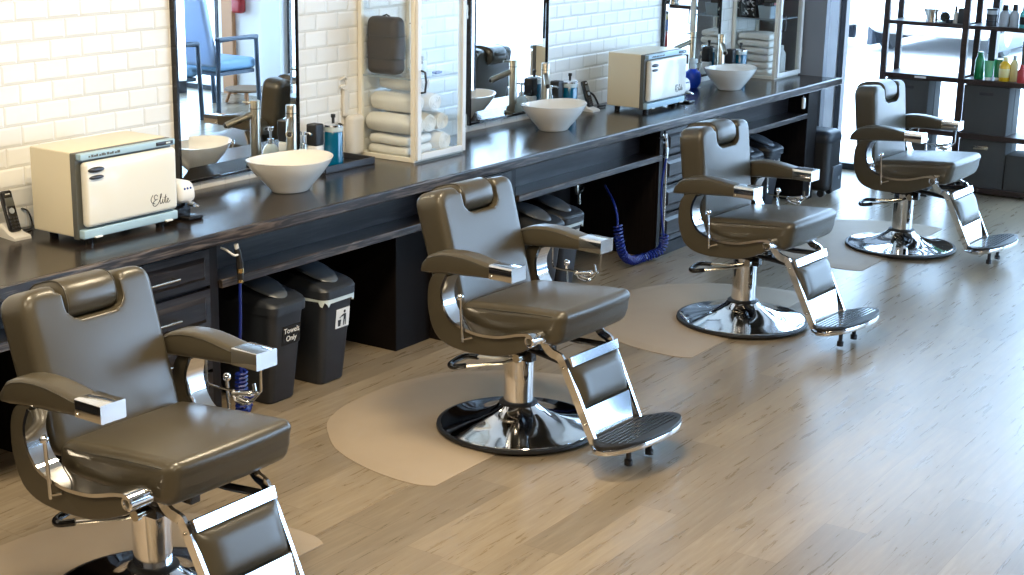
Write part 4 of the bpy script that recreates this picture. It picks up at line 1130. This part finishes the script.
tag(obj('drain_trap', b, 'steel'), 'dull metal drain trap in the shadow beside the coiled hose', 'pipe')
r = empty('hair_clipper', 'small white clipper hanging under the far end of worktop', 'clipper', (9.835, -0.62, 0.70))
obj('clipper_body', MB().rbox((0, -0.012, 0), (0.030, 0.022, 0.075), 0.009, 3, 1), 'white', r); obj('hook', MB().tube([(0, 0.006, 0.036), (0, -0.01, 0.046)], 0.004, 6), 'chrome', r)

# ------------------------------------------------------------------ black wheeled case by the end panel
r = empty('wheeled_case', 'tall black wheeled case standing beside the far end panel', 'case', (10.265, -0.515, 0))
b = MB().rbox((0, 0, 0.245), (0.245, 0.40, 0.405), 0.05, 4, 2); obj('case_body', b, 'black', r, 60)
b = MB().rbox((0, 0, 0.415), (0.255, 0.41, 0.115), 0.055, 4, 2); obj('domed_top', b, 'plastic', r, 60)
b = MB().rbox((0.035, -0.202, 0.130), (0.165, 0.02, 0.18), 0.009, 3, 2); pk = obj('front_pocket', b, 'lid_grey', r, 60)
obj('badge', MB().rbox((0.06, -0.2135, 0.13), (0.018, 0.003, 0.022), 0.001, 1, 1), 'silverlabel', pk)
obj('pull_handle', MB().tube([(-0.06, 0.17, 0.435), (-0.06, 0.17, 0.465), (0.06, 0.17, 0.465), (0.06, 0.17, 0.435)], 0.008, 8), 'gunmetal', r)
for x in (-0.075, 0.075):
    for y in (-0.14, 0.14): obj('wheel', MB().lathe([(0, x-0.014), (0.025, x-0.014), (0.025, x+0.014), (0, x+0.014)], 16, (0, y, 0.026), axis=0), 'black', r)

# ------------------------------------------------------------------ product shelves at the window
XS, XB = 10.98, 11.29
YP = [-0.742, -1.323, -1.905]
r = empty('product_shelves', 'dark walnut open shelving unit in front of the shop window', 'shelving', (XS, -1.32, 0))
O3 = Vector((XS, -1.32, 0)); s3 = lambda mb_: sh(mb_, O3)
for y in YP:
    for x0, x1 in ((XS, XS+0.035), (XB-0.03, XB)):
        obj('post', s3(MB().box(x0, x1, y-0.021, y+0.021, 0.0, 2.0)), 'shelf_wood', r, bevel=0.002)
for z0, z1 in ((0.016, 0.052), (0.397, 0.434), (0.783, 0.818), (1.166, 1.194), (1.556, 1.585), (1.956, 1.985)):
    for a, b_ in ((YP[1]+0.021, YP[0]-0.021), (YP[2]+0.021, YP[1]-0.021)):
        obj('board', s3(MB().box(XS+0.002, XB-0.002, a, b_, z0, z1)), 'shelf_wood', r, bevel=0.002)
def canvas_bin(y0, y1, z0, z1, label, slot, dx=0.012):
    e = empty('canvas_bin', label, 'storage bin', (XS, (y0+y1)/2, z0), 0, 'grey canvas bins on the product shelves')
    w_, h_ = y1-y0, z1-z0
    b = MB().rbox((dx+0.135, 0, h_/2), (0.27, w_, h_), 0.006, 2, 2); body = obj('bin_body', b, 'fabric_bin', e)
    if slot == 'slot': obj('grip_slot', MB().rbox((dx-0.0005, 0.0, h_-0.055), (0.003, 0.098, 0.022), 0.001, 1, 1), 'black', body)
    elif slot == 'plate': obj('label_holder', MB().rbox((dx-0.001, 0.01, h_-0.055), (0.004, 0.105, 0.024), 0.001, 1, 1), 'steel', body)
    obj('side_crease', MB().tube([(dx+0.135, -w_/2-0.001, 0.01), (dx+0.135, -w_/2-0.001, h_-0.01)], 0.002, 6), 'black', body)
    return e
canvas_bin(-1.095, -0.775, 0.4345, 0.779, 'grey canvas bin behind the farthest chair back, left bay', 'slot')
canvas_bin(-1.675, -1.350, 0.4345, 0.778, 'grey canvas bin below the green bottles, right bay', 'slot')
canvas_bin(-1.685, -1.350, 0.0525, 0.393, 'grey canvas bin with metal label plate on the lowest right shelf', 'plate')
canvas_bin(-1.880, -1.692, 0.0525, 0.310, 'low dark canvas bin cut by the right picture edge', 'none')
canvas_bin(-1.10, -0.79, 0.0525, 0.390, 'grey canvas bin on the lowest left shelf behind the chair', 'slot')
tag(obj('tag', MB().rbox((XS-0.003, -1.03, 0.802), (0.004, 0.085, 0.014), 0.001, 1, 1), 'white'), 'small white tag on the shelf edge above the left canvas bin', 'tag')
r = empty('hand_brush', 'small red-brown brush lying on the shelf behind far armrest', 'brush', (11.06, -1.24, 0.4345))
obj('handle', MB().tube([(0, 0.05, 0.012), (0, -0.05, 0.022)], [0.008, 0.013], 10), 'red', r); obj('bristles', MB().rbox((0, 0.075, 0.016), (0.04, 0.05, 0.03), 0.008, 2, 1), 'brownbag', r)
tag(obj('paper_pad', MB().rbox((11.12, -1.2, 0.4425), (0.09, 0.08, 0.015), 0.003, 2, 1), 'silverlabel'), 'small grey pad on the shelf behind the red-brown brush', 'pad')
# things on the upper board (z 1.194)
ZU, ZL = 1.1945, 0.8185
r = empty('metal_jug', 'silver jug with a pointed spout on the upper shelf', 'jug', (11.05, -1.055, ZU))
b = MB().loft([[(q*math.cos(2*PI*k/24), q*math.sin(2*PI*k/24)+(0.03*max(0, math.cos(2*PI*k/24-PI/2))**8 if h > 0.07 else 0), h) for k in range(24)] for q, h in ((0.044, 0.0), (0.042, 0.02), (0.039, 0.06), (0.042, 0.09), (0.037, 0.09), (0.034, 0.02))])
obj('jug_body', b, 'steel', r); obj('handle', MB().tube(spline([(0, -0.04, 0.08), (0, -0.07, 0.075), (0, -0.07, 0.03), (0, -0.042, 0.015)], 4), 0.005, 6), 'steel', r)
r = empty('round_gadget', 'small round black-faced gadget on the upper shelf beside the jug', 'gadget', (11.05, -1.147, ZU))
obj('disc', MB().lathe([(0, -0.012), (0.03, -0.012), (0.035, -0.004), (0.035, 0.012), (0, 0.012)], 24, (0, 0, 0.041), axis=0), 'gloss_black', r); obj('stand', MB().rbox((0.005, 0, 0.004), (0.05, 0.075, 0.007), 0.002, 1, 1), 'silverlabel', r)
r = empty('lotion_tube', 'slim bottle with dark pump beside the round gadget', 'bottle', (11.05, -1.225, ZU))
obj('bottle', MB().lathe([(0, 0), (0.016, 0), (0.016, 0.07), (0.008, 0.085), (0, 0.085)], 14), 'wallplate', r); obj('pump', MB().lathe([(0, 0.085), (0.010, 0.085), (0.008, 0.12), (0, 0.122)], 12), 'black', r)
tag(obj('dark_carton', MB().rbox((11.07, -1.270, ZU+0.054), (0.06, 0.055, 0.107), 0.004, 2, 1), 'plastic'), 'tall dark carton against the middle shelf post', 'carton')
tag(obj('wax_tin', MB().lathe([(0, 0), (0.026, 0), (0.026, 0.026), (0, 0.026)], 20, (11.04, -1.185, ZU)), 'plastic'), 'low dark tin between the gadget and slim bottle', 'tin')
for k in range(3):
    e = empty('pomade_tin', ['lowest dark pomade tin in the stack on the upper shelf', 'middle dark pomade tin in the stack on the upper shelf', 'top dark pomade tin in the stack on the upper shelf'][k], 'tin', (11.05, -1.482, ZU+0.0405*k), 0, 'stacked pomade tins')
    obj('tin_body', MB().lathe([(0, 0), (0.038, 0), (0.038, 0.027), (0, 0.027)], 24), 'silverlabel' if k == 2 else 'gunmetal', e); obj('lid', MB().lathe([(0, 0.027), (0.040, 0.027), (0.040, 0.0395), (0, 0.0395)], 24), 'plastic', e)
def product(x, y, z, w_, h_, capm, bodym, label, labm=None, cap_h=0.03, neck=0.5, grp='hair product bottles on the shelves', kind='bottle'):
    e = empty('product_bottle', label, 'bottle', (x, y, z), 0, grp)
    hw = w_/2
    obj('bottle', MB().lathe([(0, 0), (hw*0.94, 0), (hw, 0.005), (hw, h_*0.78), (hw*0.8, h_*0.90), (hw*neck, h_), (0, h_)], 20), bodym, e)
    obj('cap', MB().lathe([(0, h_), (hw*neck*1.1, h_), (hw*neck, h_+cap_h), (0, h_+cap_h)], 16), capm, e)
    if labm:
        g = MB().lathe([(hw+0.0006, h_*0.2), (hw+0.0012, h_*0.21), (hw+0.0012, h_*0.62), (hw+0.0006, h_*0.63)], 20)
        obj('paper_label', g, labm, e)
    return e
product(11.05, -1.572, ZU, 0.072, 0.112, 'black', 'silverlabel', 'grey bottle with black pump right of the stacked tins', None, 0.038, 0.55)
product(11.05, -1.640, ZU, 0.062, 0.115, 'black', 'silverlabel', 'second grey bottle with black pump from the tins', None, 0.042, 0.55)
product(11.05, -1.707, ZU, 0.062, 0.120, 'black', 'teal', 'teal bottle with dark round label on the upper shelf', 'black', 0.034, 0.5)
product(11.06, -1.775, ZU, 0.062, 0.120, 'black', 'teal', 'teal bottle at the right picture edge of the upper shelf', None, 0.034, 0.5)
product(11.05, -1.428, ZL, 0.068, 0.165, 'green', 'green', 'tall dark green bottle beside the middle post', None, 0.026, 0.6)
def squeeze_tube(x, y, z, w_, h_, m, label):
    e = empty('squeeze_tube', label, 'tube', (x, y, z), 0, 'green squeeze tubes')
    obj('tube_body', MB().loft([[(dd*math.cos(2*PI*k/20), hw*math.sin(2*PI*k/20), h) for k in range(20)] for hw, dd, h in ((w_*0.36, w_*0.36, 0.02), (w_*0.42, w_*0.36, 0.035), (w_*0.47, w_*0.25, h_*0.6), (w_*0.5, 0.004, h_))]), m, e)
    obj('cap', MB().lathe([(0, 0), (w_*0.34, 0), (w_*0.34, 0.02), (0, 0.02)], 16), 'white', e)
squeeze_tube(11.03, -1.502, ZL, 0.070, 0.135, 'lightgreen', 'pale green squeeze tube next to the tall green bottle')
squeeze_tube(11.06, -1.556, ZL, 0.060, 0.145, 'green', 'dark green squeeze tube beside the amber bottle')
product(11.04, -1.610, ZL, 0.074, 0.140, 'paleyellow', 'yellow', 'amber bottle with pale label beside green tubes', 'paleyellow', 0.03, 0.42)
product(11.07, -1.665, ZL, 0.055, 0.150, 'silverlabel', 'paleyellow', 'pale yellow pump bottle right of the amber bottle', None, 0.03, 0.4)
r = empty('display_box', 'grey framed display with blue and red panels at right picture edge', 'display', (11.09, -1.765, ZL))
obj('frame', MB().rbox((0.03, 0, 0.14), (0.05, 0.125, 0.28), 0.004, 2, 1), 'greyframe', r)
obj('blue_panel', MB().rbox((0.003, -0.005, 0.17), (0.006, 0.10, 0.08), 0.001, 1, 1), 'bluebox', r); obj('yellow_panel', MB().rbox((0.003, -0.005, 0.235), (0.006, 0.10, 0.04), 0.001, 1, 1), 'paleyellow', r)
product(11.02, -1.735, ZL, 0.058, 0.10, 'red', 'red', 'small red bottle in front of the framed display', None, 0.025, 0.5)

# ------------------------------------------------------------------ waiting corner seen only in the left mirror
def waiting_chair(x, y, rz, label):
    r = empty('waiting_chair', label, 'armchair', (x, y, 0), rz, 'blue waiting armchairs seen in the mirror')
    # faces +x locally
    for s in (-1, 1):
        fr = MB().tube([(-0.26, s*0.29, 0.0), (-0.24, s*0.29, 0.66), (0.25, s*0.29, 0.66), (0.28, s*0.29, 0.0)], 0.022, 8)
        f = obj('side_frame', fr, 'chairframe', r)
        obj('arm_pad', MB().rbox((0.0, s*0.29, 0.675), (0.52, 0.06, 0.035), 0.012, 2, 2), 'chairframe', f)
    obj('seat', MB().rbox((0.02, 0, 0.43), (0.52, 0.53, 0.10), 0.035, 3, 3), 'bluefabric', r, 60)
    obj('seat_rail', MB().box(-0.22, 0.24, -0.27, 0.27, 0.345, 0.378), 'chairframe', r)
    b = MB().rbox((0, 0, 0.30), (0.09, 0.53, 0.62), 0.035, 3, 3); b.xf(lambda a, b_, c_: (-0.24-c_*0.22+a, b_, 0.44+c_)); obj('backrest', b, 'bluelight', r, 60)
    return r
waiting_chair(10.45, -5.47, 0.0, 'blue waiting armchair reflected at the centre of the left mirror')
waiting_chair(9.66, -5.42, 0.12, 'blue waiting armchair reflected at the left edge of the left mirror')
r = empty('low_stool', 'small wooden stool with brown top reflected below the waiting chairs', 'stool', (10.98, -5.58, 0))
obj('stool_top', MB().lathe([(0, 0.11), (0.20, 0.11), (0.21, 0.12), (0.20, 0.135), (0, 0.135)], 28), 'wicker', r)
for k in range(4):
    a = PI/4+k*PI/2; obj('leg', MB().tube([(0.15*math.cos(a), 0.15*math.sin(a), 0.112), (0.19*math.cos(a), 0.19*math.sin(a), 0.0)], 0.016, 8), 'orangewood', r)
struct('trim_4', MB().box(11.27, 11.32, -6.16, -6.02, 0, 2.6), 'orangewood')
struct('trim_5', MB().box(11.25, 11.32, -5.62, -5.38, 0, 3.1), 'white_wall')
tag(obj('red_bag', MB().rbox((11.27, -5.93, 0.98), (0.09, 0.13, 0.36), 0.03, 3, 2), 'red'), 'dark red bag hanging high in the left mirror reflection', 'bag')

# ------------------------------------------------------------------ cars parked across the street
def car(x, y, rz, label):
    r = empty('parked_car', label, 'car', (x, y, -0.14), rz, 'white cars parked outside')
    side = [(-2.2, 0.35), (-2.25, 0.62), (-2.1, 0.86), (-1.35, 0.95), (-0.75, 1.40), (0.75, 1.42), (1.45, 0.98), (2.15, 0.90), (2.25, 0.6), (2.2, 0.35), (1.9, 0.25), (-1.9, 0.25)]
    ol = [tuple(p_) for p_ in round_poly(side, 0.12, 4)]
    body = obj('car_body', MB().slab(ol, -0.85, 0.85, 0.12, 'y', 4), 'carwhite', r, 50)
    wn = round_poly([(-1.15, 0.98), (-0.68, 1.33), (0.70, 1.34), (1.2, 0.98)], 0.06, 3)
    for s in (-1, 1):
        y0, y1 = sorted((s*0.845, s*0.856)); obj('side_window', MB().slab(wn, y0, y1, 0.002, 'y', 1), 'carglass', r)
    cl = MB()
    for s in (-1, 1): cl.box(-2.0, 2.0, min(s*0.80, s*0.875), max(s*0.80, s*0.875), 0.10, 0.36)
    obj('underbody_shade', cl, 'carglass', r, bevel=0.01)  # dark strips along both sides stand in for the shadow under the car
    for x_ in (-1.35, 1.4):
        for s in (-1, 1):
            w_ = obj('wheel', MB().lathe([(0, s*0.70), (0.31, s*0.70), (0.33, s*0.74), (0.33, s*0.84), (0.30, s*0.87), (0, s*0.87)], 28, (x_, 0, 0.33), axis=1), 'black', r)
            obj('hubcap', MB().lathe([(0, s*0.865), (0.2, s*0.868), (0.17, s*0.885), (0, s*0.89)], 24, (x_, 0, 0.33), axis=1), 'steel', w_)
    return r
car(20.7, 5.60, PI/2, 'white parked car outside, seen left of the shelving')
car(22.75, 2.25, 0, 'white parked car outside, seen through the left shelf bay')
